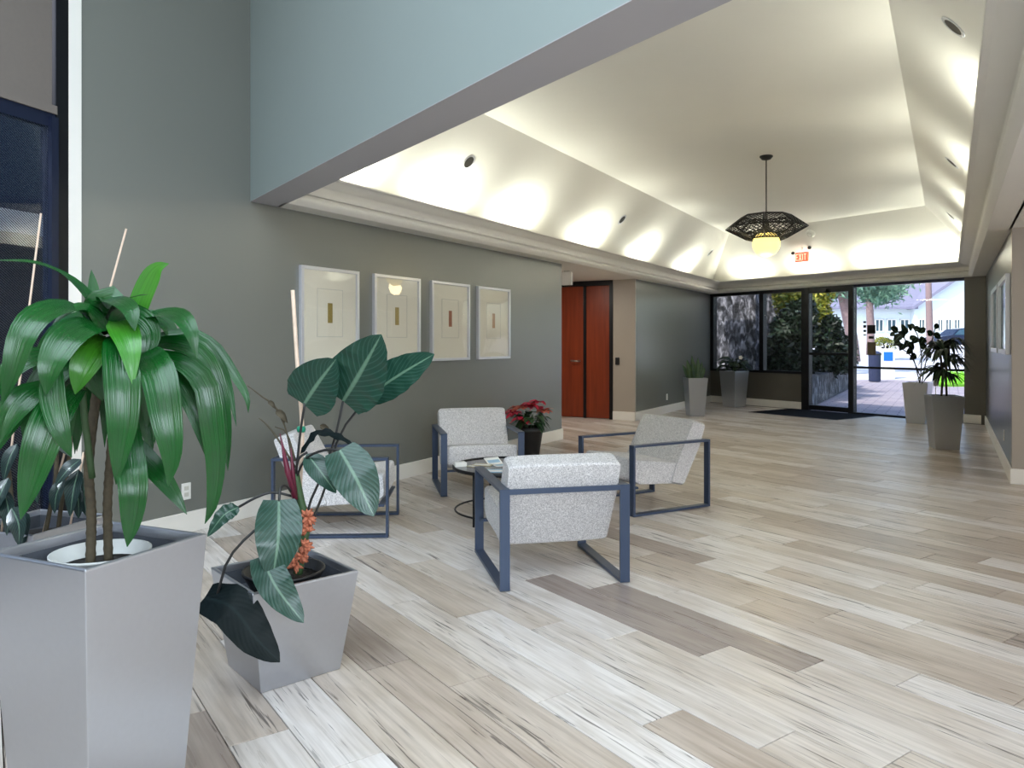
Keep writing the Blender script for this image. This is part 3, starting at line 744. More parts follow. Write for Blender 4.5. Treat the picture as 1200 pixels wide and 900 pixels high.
for i, (xy, th, lab) in enumerate(CH):
    o = proto if i == 0 else copy_thing(proto)
    o.location = (xy[0], xy[1], 0); o.rotation_euler = (0, 0, th); o['label'] = lab

# ------------------------------------------------------------------ low round table and what lies on it
tc = Vector((-2.905, 4.975, 0)); TR, TZ = .43, .39
t = thing('round_table', 'low round table with smoked glass tray top and thin black legs between the armchairs', 'table', tuple(tc))
M().lathe([(TR - .012, TZ - .012), (TR - .012, TZ)], tc, 48, False).build('glass_top', 'tabletop', t)
M().lathe([(TR - .014, TZ - .016), (TR, TZ - .016), (TR, TZ + .008), (TR - .012, TZ + .008), (TR - .012, TZ - .012)], tc, 48, cap=False).build('rim', 'black', t)
for k in range(3):
    a = math.radians(262 + 120 * k); q = tc + Vector((math.cos(a), math.sin(a), 0)) * (TR - .02)
    M().tube([q + Vector((0, 0, TZ - .014)), q], .0085).build('leg', 'black', t)
M().tube([tc + Vector(((TR - .02) * math.cos(2 * math.pi * k / 40), (TR - .02) * math.sin(2 * math.pi * k / 40), .065)) for k in range(41)], .0075, 6, False).build('bottom_ring', 'black', t)
def leaflet(name, px, py, w_, h_, ang, mat, lab, cat, th=.004, tilt=0., grp='brochures on the round table'):
    p = ground(px, py, TZ)
    t = thing(name, lab, cat, (p.x, p.y, TZ), ang, grp)
    m = M()
    def fr(x, y, z):
        v = Vector((x, y * math.cos(tilt), z + max(0, y + h_ / 2) * math.sin(tilt))); v.rotate(Matrix.Rotation(ang, 3, 'Z')); return v + Vector((p.x, p.y, TZ + .0005))
    m.box((-w_ / 2, -h_ / 2, 0), (w_ / 2, h_ / 2, th), fr).build('cover', mat, t)
    def fr2(x, y, z): return fr(x, y, z)
    M().box((-w_ / 2 + .012, -h_ / 2 + .012, th), (w_ / 2 - .012, h_ * .1, th + .0006), fr2).build('printed_panel', 'paper_w' if mat != 'paper_w' else 'paper_b', t)
leaflet('brochure', 580, 552, .20, .13, .5, 'paper_b', 'pale blue brochure nearest the front armchair on the round table', 'brochure')
leaflet('brochure', 590, 545, .16, .11, .9, 'paper_w', 'white brochure against the front armchair back on the round table', 'brochure')
leaflet('brochure', 566, 545, .15, .09, .2, 'paper_t', 'tan brochure lying in the middle of the round table', 'brochure')
leaflet('brochure', 578, 543, .13, .08, 1.1, 'paper_w', 'small white folded brochure standing open on the round table', 'brochure', .003, .5)
leaflet('brochure', 556, 547, .12, .06, -.1, 'paper_t', 'narrow tan brochure near the table edge on the window side', 'brochure')
p = ground(539, 546.5, TZ)
t = thing('card_box', 'small white card holder at the edge of the round table', 'card holder', (p.x, p.y, TZ), .9)
m = M(); 
def fr(x, y, z):
    v = Vector((x, y, z)); v.rotate(Matrix.Rotation(.9, 3, 'Z')); return v + Vector((p.x, p.y, TZ + .0005))
m.box((-.045, -.03, 0), (.045, .03, .03), fr).build('tray', 'plastic', t)
M().box((-.04, -.026, .03), (.04, .026, .034), fr).build('cards', 'paper_w', t)

# ------------------------------------------------------------------ planters
def planter(name, lab, c, rot, top, bot, h, grp, rim=.016):
    t = thing(name, lab, 'planter', (c[0], c[1], 0), rot, grp)
    R = Matrix.Rotation(rot, 3, 'Z'); c3 = Vector((c[0], c[1], 0))
    def sq(s, z): return [c3 + R @ Vector((x * s / 2, y * s / 2, z)) for x, y in ((-1, -1), (1, -1), (1, 1), (-1, 1))]
    def loft(rings, cap0=False, cap1=False):
        m = M(); v = [p for r in rings for p in r]
        f = [(i * 4 + k, i * 4 + (k + 1) % 4, i * 4 + 4 + (k + 1) % 4, i * 4 + 4 + k) for i in range(len(rings) - 1) for k in range(4)]
        if cap0: f.append((3, 2, 1, 0))
        if cap1: n = (len(rings) - 1) * 4; f.append((n, n + 1, n + 2, n + 3))
        return m.add(v, f)
    shell = loft([sq(bot - .006, 0), sq(bot, .004), sq(top - .002, h - .004), sq(top - .008, h), sq(top - 2 * rim + .004, h), sq(top - 2 * rim, h - .004), sq(top - 2 * rim - .01, h - .10)], True).build('shell', 'silver', t)
    mod = shell.modifiers.new('edge', 'BEVEL'); mod.width = .004; mod.segments = 2; mod.limit_method = 'ANGLE'; mod.angle_limit = math.radians(40)
    loft([sq(top - 2 * rim - .006, h - .028), sq(top - 2 * rim - .012, h - .09)], False, True).build('liner', 'inner', t)
    return t
planter('tall_planter', 'tall tapered silver planter holding the big dracaena, nearest the camera', (-2.021, 1.235), math.radians(6.4), .384, .288, .78, 'tall silver planters')
planter('low_planter', 'low tapered silver planter holding the philodendron', (-2.358, 2.212), 1.236 - math.pi / 2, .441, .333, .404, 'low silver planters')
planter('low_planter', 'low grey planter by the left window behind the dracaena', (-3.98, 2.10), .25, .46, .34, .43, 'low silver planters')
def far_planter(Fp, lab, h, top, bot, ang):
    a = ground(*Fp); ang = math.radians(ang)
    e = Vector((math.cos(ang), math.sin(ang), 0)); n = Vector((-e.y, e.x, 0))
    c = a + e * bot / 2 + n * bot / 2
    planter('tall_planter', lab, (c.x, c.y), ang, top, bot, h, 'tall silver planters')
    return c
c_snake = far_planter((809, 488), 'tall silver planter holding the snake plant by the far left wall', .69, .36, .26, 34)
c_corner = far_planter((861, 477.6), 'tall silver planter in the far corner under the stone wall window', .74, .42, .32, 62)
c_front = far_planter((1096, 526.5), 'tall silver planter by the right wall with the spiky dracaena', .665, .37, .275, 15.8)
c_back = far_planter((1084, 497.2), 'tall taupe silver planter close to the glass beside the entry', .67, .38, .28, 79)

# ------------------------------------------------------------------ big dracaena (foreground)
def P3(pts): return [at(*p) for p in pts]
dc = Vector((-2.021, 1.235, 0)); DK = .885
def PD(pts): return [at(x, y, d * DK) for x, y, d in pts]
t = thing('dracaena', 'big glossy dracaena with drooping strap leaves in the tall silver planter', 'plant', (dc.x, dc.y, .69))
M().lathe([(.0, .69), (.105, .69), (.122, .757), (.127, .757), (.127, .751), (.120, .748), (.107, .70), (0, .70)], dc, 32).build('nursery_pot', 'pot_white', t)
M().lathe([(.0, .722), (.112, .717)], dc, 24).build('soil', 'soil', t)
M().tube(spline(PD([(106, 662, 2.33), (107, 600, 2.35), (104, 545, 2.36), (112, 470, 2.38), (124, 395, 2.38)]), 60), [.0125 + .0016 * (i % 3 == 0) for i in range(61)], 10).build('stem', 'bark', t)
M().tube(spline(PD([(127, 656, 2.36), (126, 590, 2.37), (130, 530, 2.38), (136, 460, 2.37), (146, 390, 2.36)]), 60), [.0115 + .0016 * (i % 3 == 0) for i in range(61)], 10).build('stem', 'bark', t)
M().tube(spline(PD([(108, 560, 2.35), (103, 520, 2.33), (98, 480, 2.30), (96, 440, 2.3)]), 8), .009, 8).build('stem', 'stem_green', t)
DR = [
 ([(128, 388, 2.38), (105, 350, 2.36), (75, 323, 2.32), (38, 308, 2.25), (-14, 305, 2.2)], 20, 'drac', 'up'),
 ([(112, 385, 2.45), (110, 345, 2.47), (107, 316, 2.48)], 13, 'drac', 'cam'),
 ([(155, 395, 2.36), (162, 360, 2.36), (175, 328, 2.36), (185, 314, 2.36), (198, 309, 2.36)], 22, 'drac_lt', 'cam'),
 ([(122, 380, 2.36), (140, 355, 2.30), (158, 348, 2.26), (175, 345, 2.25)], 12, 'drac', 'up'),
 ([(112, 354, 2.33), (135, 353, 2.22), (152, 364, 2.15), (158, 388, 2.13)], 26, 'drac', 'mid'),
 ([(116, 388, 2.35), (88, 362, 2.25), (52, 367, 2.12), (28, 392, 2.05), (13, 440, 2.03), (2, 475, 2.03)], 34, 'drac', 'mid'),
 ([(135, 398, 2.35), (112, 383, 2.22), (82, 394, 2.1), (60, 428, 2.04), (54, 463, 2.04)], 42, 'drac', 'mid'),
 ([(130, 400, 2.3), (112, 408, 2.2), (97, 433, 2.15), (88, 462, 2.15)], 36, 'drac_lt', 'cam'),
 ([(64, 415, 2.1), (61, 462, 2.07), (71, 505, 2.06), (84, 536, 2.08)], 26, 'drac', 'cam'),
 ([(140, 395, 2.3), (140, 403, 2.18), (143, 440, 2.1), (144, 490, 2.08), (140, 530, 2.08), (136, 568, 2.09)], 38, 'drac', 'cam'),
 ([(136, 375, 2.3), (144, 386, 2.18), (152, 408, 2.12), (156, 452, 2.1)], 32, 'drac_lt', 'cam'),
 ([(160, 405, 2.33), (172, 416, 2.22), (186, 440, 2.14), (195, 490, 2.1), (201, 535, 2.1), (197, 570, 2.1)], 38, 'drac', 'cam'),
 ([(160, 395, 2.36), (172, 373, 2.33), (204, 369, 2.25), (222, 386, 2.2), (231, 420, 2.2)], 28, 'drac', 'mid'),
 ([(165, 400, 2.4), (215, 390, 2.45), (250, 405, 2.48), (275, 440, 2.5), (289, 465, 2.5), (291, 484, 2.5)], 13, 'drac', 'cam'),
 ([(165, 405, 2.38), (225, 398, 2.4), (252, 420, 2.42), (268, 455, 2.44), (277, 500, 2.44)], 14, 'drac', 'cam'),
 ([(165, 405, 2.38), (205, 402, 2.34), (238, 418, 2.32), (257, 460, 2.32), (265, 510, 2.33), (267, 552, 2.34)], 22, 'drac', 'cam'),
 ([(168, 415, 2.35), (212, 424, 2.3), (240, 450, 2.28), (249, 500, 2.28), (253, 545, 2.29), (249, 590, 2.3), (240, 614, 2.3)], 27, 'drac', 'cam'),
 ([(165, 425, 2.36), (200, 440, 2.33), (222, 470, 2.31), (237, 510, 2.31), (247, 548, 2.31)], 20, 'drac', 'cam'),
 ([(150, 470, 2.3), (152, 530, 2.15), (156, 572, 2.1), (154, 612, 2.1), (149, 641, 2.1)], 32, 'drac', 'cam'),
 ([(138, 500, 2.38), (160, 526, 2.33), (183, 552, 2.28), (203, 578, 2.26), (219, 603, 2.26)], 24, 'drac', 'cam'),
 ([(92, 455, 2.25), (66, 480, 2.1), (49, 520, 2.05), (36, 565, 2.04), (24, 609, 2.04)], 40, 'drac', 'cam'),
 ([(90, 440, 2.3), (45, 462, 2.15), (20, 485, 2.1), (0, 520, 2.08)], 26, 'drac', 'mid'),
 ([(90, 420, 2.3), (40, 420, 2.2), (8, 440, 2.15), (-15, 480, 2.15)], 32, 'drac', 'mid'),
 ([(60, 450, 2.2), (25, 470, 2.12), (5, 500, 2.1), (-8, 535, 2.1)], 32, 'drac', 'cam'),
 ([(125, 410, 2.45), (90, 430, 2.5), (70, 480, 2.5), (66, 522, 2.5)], 28, 'drac', 'cam'),
 ([(140, 420, 2.45), (152, 440, 2.5), (170, 490, 2.5), (178, 535, 2.5)], 26, 'drac', 'cam'),
 ([(130, 410, 2.5), (115, 430, 2.55), (108, 470, 2.55), (104, 508, 2.55)], 28, 'drac', 'cam'),
 ([(150, 388, 2.4), (175, 372, 2.42), (198, 385, 2.44), (205, 412, 2.44)], 22, 'drac', 'mid'),
 ([(125, 400, 2.5), (160, 430, 2.55), (190, 470, 2.57), (212, 520, 2.57)], 26, 'drac', 'cam'),
 ([(125, 392, 2.42), (100, 372, 2.45), (70, 385, 2.48), (50, 420, 2.5), (42, 460, 2.5)], 28, 'drac', 'mid'),
 ([(125, 392, 2.3), (105, 364, 2.28), (84, 364, 2.25), (62, 380, 2.22)], 26, 'drac', 'up'),
 ([(135, 395, 2.3), (152, 378, 2.27), (170, 395, 2.25), (166, 428, 2.24)], 44, 'drac', 'cam'),
 ([(120, 395, 2.3), (105, 410, 2.28), (112, 440, 2.28), (120, 470, 2.3)], 40, 'drac', 'cam'),
 ([(140, 400, 2.33), (165, 415, 2.34), (175, 450, 2.36), (172, 500, 2.38)], 34, 'drac', 'cam'),
 ([(118, 385, 2.4), (122, 365, 2.38), (130, 352, 2.37), (126, 362, 2.3)], 44, 'drac', 'cam'),
 ([(110, 420, 2.3), (70, 430, 2.22), (40, 470, 2.18), (28, 520, 2.17)], 34, 'drac', 'cam'),
]
for k in range(16):      # inner leaves hanging in the shade of the crown
    x0 = 122 + rnd.uniform(-14, 22); dx = rnd.uniform(-62, 66); dp = rnd.uniform(-.04, .22)
    DR.append(([(x0, 400 + rnd.uniform(-8, 12), 2.40), (x0 + dx * .45, 408 + rnd.uniform(0, 16), 2.41 + dp * .6), (x0 + dx * .9, 445 + rnd.uniform(0, 20), 2.42 + dp), (x0 + dx, 490 + rnd.uniform(0, 50), 2.42 + dp)], rnd.uniform(20, 28), 'drac', 'cam'))
for pts, wpx, mt, fc in DR:
    mid = PD(pts)[len(pts) // 2]; tocam = (Vector((0, 0, EYE)) - mid).normalized()
    face = {'cam': tocam + Vector((0, 0, .35)), 'mid': tocam + Vector((0, 0, 1.2)), 'up': tocam * .4 + Vector((0, 0, 1))}[fc]
    leaf(M(), PD(pts), wpx * DK * pts[2 if len(pts) > 2 else 1][2] / FPX * 1.02, face, prof_strap, .22, 14).build('leaf', mt, t)

# ------------------------------------------------------------------ philodendron in the low planter
pc2 = Vector((-2.358, 2.212, 0))
t = thing('philodendron', 'philodendron with large torn dark leaves and coppery stem in the low silver planter', 'plant', (pc2.x, pc2.y, .33))
M().lathe([(.0, .33), (.13, .33), (.155, .405), (.165, .405), (.165, .395), (.158, .39), (.135, .345), (0, .345)], pc2, 32).build('nursery_pot', 'pot_black', t)
M().lathe([(.0, .375), (.145, .368)], pc2, 24).build('soil', 'soil', t)
d0 = 3.08
M().tube(spline(P3([(349, 672, 3.08), (354, 645, d0), (359, 615, d0), (352, 585, d0), (346, 555, d0)]), 14), [.02, .019, .018] + [.016] * 12, 9).build('stem', 'stem_green', t)
for (x, y, r) in ((361, 606, .030), (359, 620, .026), (358, 640, .026), (354, 652, .024), (346, 662, .028)):
    m = M(); c0 = at(x, y, d0 - .02)
    for k in range(22):
        v = Vector((rnd.gauss(0, 1), rnd.gauss(0, 1), rnd.gauss(0, 1.3))).normalized() * r; e = v * rnd.uniform(1.0, 1.5)
        m.tube([c0 + v * .2, c0 + v * .8, c0 + e], [.009, .008, .002], 5)
    m.build('root_sheath', 'copper', t)
M().tube(spline(P3([(343, 340, 3.2), (348, 420, 3.18), (354, 500, 3.14), (352, 560, 3.12), (349, 668, 3.10)]), 16), .0085, 8).build('stake', 'bamboo', t)
M().lathe([(.016, -.012), (.019, 0), (.016, .012)], tuple(at(353, 503, 3.13)), 10).build('plant_tie', 'tie', t)
PHL = [  # midrib, width px, material, profile, facing
 ([(356, 474, 3.06), (372, 450, 3.02), (394, 421, 2.97)], 64, 'phil', prof_heart, 'cam', .05),
 ([(402, 470, 3.06), (422, 437, 3.0), (447, 392, 2.93)], 74, 'phil', prof_heart, 'cam', .10),
 ([(434, 462, 3.12), (470, 438, 3.08), (509, 415, 3.04)], 44, 'phil', prof_heart, 'cam', .10),
 ([(398, 527, 2.97), (418, 562, 2.9), (438, 605, 2.88)], 54, 'phil', prof_heart, 'cam', .05),
 ([(360, 532, 3.05), (376, 553, 3.0), (394, 578, 2.98)], 27, 'phil', prof_oval, 'cam', .05),
 ([(327, 586, 2.92), (326, 632, 2.83), (319, 680, 2.80)], 54, 'phil', prof_heart, 'cam', .05),
 ([(306, 652, 2.84), (325, 690, 2.76), (356, 730, 2.74)], 40, 'phil', prof_heart, 'cam', .08),
 ([(240, 700, 2.86), (272, 712, 2.78), (300, 748, 2.75), (328, 776, 2.74)], 50, 'phil_dk', prof_heart, 'cam', .10),
 ([(280, 594, 3.02), (262, 604, 2.98), (243, 629, 2.96)], 19, 'phil', prof_oval, 'cam', .35),
 ([(352, 532, 3.06), (372, 508, 3.04), (396, 512, 3.02), (416, 523, 3.02)], 13, 'phil_dk', prof_oval, 'up', .3),
]
for pts, wpx, mt, pr, fc, wv in PHL:
    mid = at(*pts[1]); tocam = (Vector((0, 0, EYE)) - mid).normalized()
    face = tocam + Vector((0, 0, .3 if fc == 'cam' else 1.4))
    leaf(M(), P3(pts), wpx * pts[1][2] / FPX, face, pr, .13, 16, wv, 7).build('leaf', mt, t)
for pts in ([(346, 566, d0), (351, 515, 3.08), (357, 472, 3.06)], [(354, 640, d0), (362, 593, 3.06), (377, 558, 3.06), (392, 515, 3.06), (402, 470, 3.06)], [(356, 640, d0), (371, 598, 3.1), (382, 568, 3.1), (399, 508, 3.12), (435, 461, 3.12)],
            [(346, 562, d0), (358, 538, 3.04), (378, 528, 3.0), (398, 527, 2.97)], [(346, 556, d0), (350, 538, 3.05), (360, 530, 3.05)], [(345, 582, d0), (336, 570, 3.0), (329, 572, 2.95), (327, 588, 2.92)], [(347, 600, d0), (325, 606, 2.95), (298, 622, 2.88), (268, 655, 2.85), (254, 700, 2.85)],
            [(345, 582, d0), (320, 577, 3.05), (300, 583, 3.03), (280, 594, 3.02)], [(346, 590, d0), (335, 610, 2.98), (318, 640, 2.88), (306, 652, 2.84)]):
    M().tube(spline(P3(pts), 10), .0052, 7).build('petiole', 'petiole', t)
M().tube(P3([(346, 585, 3.05), (337, 552, 3.04), (328, 508, 3.03)]), [.011, .012, .002], 8).build('leaf_sheath', 'maroon', t)
M().tube(P3([(347, 585, 3.06), (343, 552, 3.06), (341, 525, 3.06)]), [.008, .008, .002], 8).build('leaf_sheath', 'maroon', t)
for pts in ([(346, 560, d0), (338, 515, 3.1), (331, 492, 3.1), (326, 484, 3.1)], [(346, 548, d0), (326, 515, 3.1), (312, 497, 3.1), (303, 490, 3.1)], [(333, 496, 3.1), (322, 476, 3.1), (306, 464, 3.1), (290, 452, 3.1)], [(346, 540, d0), (336, 508, 3.1), (322, 500, 3.1)]):
    M().tube(spline(P3(pts), 8), [.005 - .0004 * i for i in range(9)], 6).build('withered_petiole', 'bark', t)
for x, y, s_ in ((332, 487, 9), (320, 474, 6), (383, 503, 8)):
    leaf(M(), P3([(x - s_, y - s_ * .6, 3.1), (x, y, 3.08), (x + s_ * .6, y + s_, 3.09)]), s_ * .9 * 3.1 / FPX, (0, -1, .6), prof_oval, .6, 6).build('withered_leaf', 'bark', t)

# ------------------------------------------------------------------ rubber plant behind, by the left window
rc = Vector((-3.98, 2.10, 0))
t = thing('rubber_plant', 'dark rubber plant with bamboo stakes behind the dracaena by the left window', 'plant', (rc.x, rc.y, .34))
M().lathe([(0, .345), (.19, .345), (.19, .35), (0, .352)], rc, 24).build('soil', 'soil', t)
for pts in ([(66, 640, 3.85), (72, 590, 3.85), (80, 545, 3.85), (84, 500, 3.85)], [(50, 640, 3.8), (58, 600, 3.8), (66, 555, 3.8), (64, 500, 3.8)], [(20, 645, 3.7), (14, 590, 3.7), (8, 530, 3.7)]):
    M().tube(spline(P3(pts), 8), .011, 8).build('stem', 'bark', t)
for pts in ([(-2, 655, 3.72), (20, 470, 3.75), (33, 370, 3.77), (48, 250, 3.78)], [(42, 655, 3.82), (95, 460, 3.84), (125, 352, 3.86), (148, 268, 3.87)], [(78, 640, 3.78), (92, 560, 3.78), (98, 530, 3.78)]):
    M().tube(P3(pts), .0052, 7).build('stake', 'bamboo', t)
for pts, wpx in (([(95, 538, 3.75), (80, 550, 3.7), (64, 570, 3.68)], 18), ([(92, 550, 3.75), (86, 575, 3.7), (82, 606, 3.7)], 22), ([(75, 560, 3.75), (66, 580, 3.7), (64, 602, 3.7)], 18), ([(98, 560, 3.8), (99, 585, 3.78), (102, 606, 3.78)], 16), ([(90, 568, 3.8), (92, 590, 3.76), (92, 608, 3.76)], 16),
                 ([(5, 575, 3.6), (10, 600, 3.55), (8, 628, 3.55)], 18), ([(14, 595, 3.55), (22, 615, 3.5), (22, 640, 3.5)], 22), ([(30, 600, 3.6), (28, 622, 3.55), (24, 645, 3.55)], 16), ([(10, 560, 3.6), (0, 580, 3.55), (-8, 605, 3.55)], 20), ([(60, 500, 3.8), (70, 515, 3.76), (82, 535, 3.76)], 18), ([(20, 520, 3.7), (10, 540, 3.66), (4, 565, 3.66)], 18),
                 ([(70, 480, 3.85), (56, 500, 3.82), (48, 525, 3.82)], 18), ([(30, 540, 3.7), (40, 565, 3.66), (44, 590, 3.66)], 18)):
    leaf(M(), P3(pts), wpx * 3.7 / FPX, (.4, -1, .5), prof_oval, .2, 8).build('leaf', 'rubberleaf', t)

# ------------------------------------------------------------------ poinsettia on the floor
q0 = ground(621, 533.5)
t = thing('poinsettia', 'red poinsettia in a black pot on the floor by the end of the grey wall', 'plant', tuple(q0))
M().lathe([(0, 0), (.105, 0), (.11, .01), (.15, .27), (.165, .28), (.165, .34), (.152, .34), (.146, .29), (0, .29)], q0, 28).build('pot', 'pot_black', t)
M().lathe([(0, .305), (.146, .298)], q0, 20).build('soil', 'soil', t)
for k in range(7):
    a = k * .9; e = q0 + Vector((math.cos(a) * .12, math.sin(a) * .12, .47))
    M().tube([q0 + Vector((math.cos(a) * .03, math.sin(a) * .03, .29)), e], .007, 6).build('stem', 'stem_green', t)
for k in range(46):
    a = rnd.uniform(0, 6.28); r0 = rnd.uniform(.04, .12); r1 = r0 + rnd.uniform(.12, .19); z = rnd.uniform(.36, .50)
    b = q0 + Vector((math.cos(a) * r0, math.sin(a) * r0, z)); e = q0 + Vector((math.cos(a) * r1, math.sin(a) * r1, z - rnd.uniform(.0, .12)))
    leaf(M(), [b, (b + e) / 2 + Vector((0, 0, .03)), e], .08, (0, 0, 1), prof_oval, .2, 6).build('leaf', 'green', t)
for hx, hy, hz, mt in ((-.19, -.10, .50, 'red'), (-.10, -.17, .44, 'red'), (-.13, .0, .56, 'pink'), (.02, -.02, .60, 'red'), (.10, .05, .62, 'red'), (.17, .02, .52, 'pink'), (-.02, .12, .58, 'red'), (-.22, .05, .50, 'red'), (.08, .14, .55, 'red')):
    c0 = Vector((hx, hy, 0)); c0.rotate(Matrix.Rotation(YAW, 3, 'Z')); c0 = q0 + c0 + Vector((0, 0, hz))
    for k in range(10):
        a = k * .63 + rnd.uniform(-.2, .2); L = rnd.uniform(.09, .15)
        e = c0 + Vector((math.cos(a) * L, math.sin(a) * L, rnd.uniform(-.06, .02)))
        leaf(M(), [c0, (c0 + e) / 2 + Vector((0, 0, .018)), e], .072, (0, 0, 1), prof_oval, .15, 6).build('bract', mt, t)
    M().lathe([(0, -.004), (.012, 0), (0, .01)], c0, 8).build('flower_centre', 'bush_y', t)

# ------------------------------------------------------------------ plants near the entrance
t = thing('snake_plant', 'upright snake plant in the planter by the far left wall', 'plant', (c_snake.x, c_snake.y, .62))
M().lathe([(0, .62), (.16, .615)], c_snake, 16).build('soil', 'soil', t)
for dx, dy, h_, lx in ((-.07, 0, .42, -.08), (-.03, .05, .50, -.02), (.02, -.04, .46, .02), (.06, .02, .38, .07), (.0, .0, .44, -.05), (.09, .06, .28, .10), (-.1, .06, .33, -.12)):
    v = Vector((dx, dy, 0)); v.rotate(Matrix.Rotation(YAW, 3, 'Z')); b = c_snake + v + Vector((0, 0, .6)); e = b + Vector((lx * CA, lx * SA, h_))
    leaf(M(), [b, b.lerp(e, .5) + Vector((0, 0, .02)), e], .075, (SA + rnd.uniform(-.5, .5), -CA, .2), lambda x: min(1, .6 + x) * (1 - max(0, (x - .6) / .4) ** 1.6) + .02, .4, 8).build('blade', 'snake', t)
t = thing('leafy_shrub', 'dark leafy shrub with a white bloom in the far corner planter', 'plant', (c_corner.x, c_corner.y, .68))
M().lathe([(0, .67), (.19, .665)], c_corner, 16).build('soil', 'soil', t)
def spray(t, c, z0, n, spread, rise, droop, L, wd, mat, prof_=prof_oval, name='leaf', lean=(0, 0)):
    for k in range(n):
        a = k * 2.399 + rnd.uniform(-.3, .3); s_ = rnd.uniform(.25, 1); zr = rise * rnd.uniform(.25, 1)
        b = c + Vector((math.cos(a) * spread * s_ * .35 + lean[0] * zr, math.sin(a) * spread * s_ * .35 + lean[1] * zr, z0 + zr))
        e = b + Vector((math.cos(a) * L, math.sin(a) * L, rnd.uniform(-.3, .25) * L - droop * L))
        mid = (b + e) / 2 + Vector((0, 0, .22 * L))
        leaf(M(), [b, mid, e], wd * rnd.uniform(.8, 1.2), (0, -.3, 1), prof_, .2, 7, 0, 3).build(name, mat, t)
for k in range(5):
    a = k * 1.26; M().tube([c_corner + Vector((0, 0, .66)), c_corner + Vector((math.cos(a) * .12, math.sin(a) * .12, .95))], .008, 6).build('stem', 'stem_green', t)
spray(t, c_corner, .70, 44, .45, .26, .15, .26, .10, 'darkleaf')
pt = at(868, 419, 15.0)
for k in range(5): leaf(M(), [pt, pt + Vector((math.cos(k * 1.26) * .045 * CA, math.cos(k * 1.26) * .045 * SA, math.sin(k * 1.26) * .045))], .05, (SA, -CA, .2), prof_oval, .1, 4).build('petal', 'petal', t)
t = thing('spiky_dracaena', 'bushy dracaena with thin arching leaves against the entry glazing', 'plant', (c_front.x, c_front.y, .62))
M().lathe([(0, .61), (.16, .605)], c_front, 16).build('soil', 'soil', t)
for dx in (-.03, .03): M().tube([c_front + Vector((dx, 0, .6)), c_front + Vector((dx * .6, 0, .92)), c_front + Vector((dx * 1.5, 0, 1.25))], .013, 8).build('stem', 'bark', t)
for k in range(120):
    a = k * 2.399; z = .90 + .42 * ((k * 37) % 120) / 120; L = rnd.uniform(.22, .40); b = c_front + Vector((0, 0, z))
    up = rnd.uniform(.1, .6) * (1 if z > 1.05 else .4); dr = rnd.uniform(.25, .75)
    m1 = b + Vector((math.cos(a) * L * .5, math.sin(a) * L * .5, L * up * .55)); e = b + Vector((math.cos(a) * L, math.sin(a) * L, L * (up * .55 - dr)))
    leaf(M(), [b, m1, e], .046, (0, 0, 1), prof_strap, .25, 8, 0, 3).build('leaf', 'darkleaf', t)
pt = at(1096.5, 452, 9.52)
t = thing('plant_tag', 'white plant tag stuck in the soil of the right wall planter', 'tag', tuple(pt))
M().box((-.03, -.002, 0), (.035, .002, .13), lambda x, y, z: Vector((pt.x + x * CA - y * SA, pt.y + x * SA + y * CA, .78 + z))).build('card', 'paper_w', t)
M().box((-.004, 0, -.18), (.004, .004, .01), lambda x, y, z: Vector((pt.x + x * CA - y * SA, pt.y + x * SA + y * CA, .78 + z))).build('stake', 'plastic', t)
M().box((-.012, -.003, .03), (.012, -.002, .045), lambda x, y, z: Vector((pt.x + x * CA - y * SA, pt.y + x * SA + y * CA, .78 + z))).build('print', 'mat_edge', t)
t = thing('broad_leaf_plant', 'dark broad leaved plant leaning toward the glass door', 'plant', (c_back.x, c_back.y, .62))
M().lathe([(0, .62), (.16, .615)], c_back, 16).build('soil', 'soil', t)
bd = 12.3
for pts in ([(1078, 450, bd), (1072, 425, bd), (1062, 400, bd), (1052, 388, bd)], [(1078, 450, bd), (1080, 420, bd), (1076, 395, bd), (1070, 384, bd)], [(1080, 450, bd), (1086, 420, bd), (1092, 400, bd), (1096, 384, bd)], [(1078, 440, bd), (1068, 418, bd), (1056, 408, bd), (1048, 402, bd)]):
    M().tube(spline(P3(pts), 8), .009, 6).build('stem', 'petiole', t)
for x, y, ax, ay, wpx in ((1052, 390, 1043, 384, 9), (1056, 393, 1048, 401, 9), (1060, 396, 1052, 389, 8), (1062, 392, 1058, 383, 7), (1068, 388, 1063, 380, 6), (1066, 385, 1072, 381, 6), (1072, 388, 1078, 384, 8), (1074, 386, 1081, 391, 7), (1078, 390, 1085, 385, 7), (1084, 396, 1078, 404, 9), (1076, 396, 1069, 403, 9), (1066, 400, 1060, 408, 8), (1060, 404, 1054, 411, 8), (1096, 386, 1099, 379, 6), (1092, 394, 1086, 388, 7), (1094, 392, 1102, 397, 8), (1066, 398, 1074, 396, 7), (1070, 410, 1062, 415, 8), (1078, 405, 1086, 410, 9), (1056, 402, 1047, 405, 7), (1049, 392, 1043, 394, 6), (1088, 402, 1096, 408, 9), (1074, 416, 1066, 422, 8), (1084, 412, 1091, 420, 9), (1060, 388, 1056, 380, 5), (1064, 402, 1071, 410, 8)):
    dd = bd + rnd.uniform(-.18, .18); fcx = rnd.uniform(-.6, .6)
    leaf(M(), P3([(x, y, dd), ((x + ax) / 2, (y + ay) / 2 - 1.2, dd), (ax, ay, dd)]), wpx * bd / FPX, (SA + fcx, -CA, .3), prof_oval, .2, 6, 0, 3).build('leaf', 'darkleaf', t)

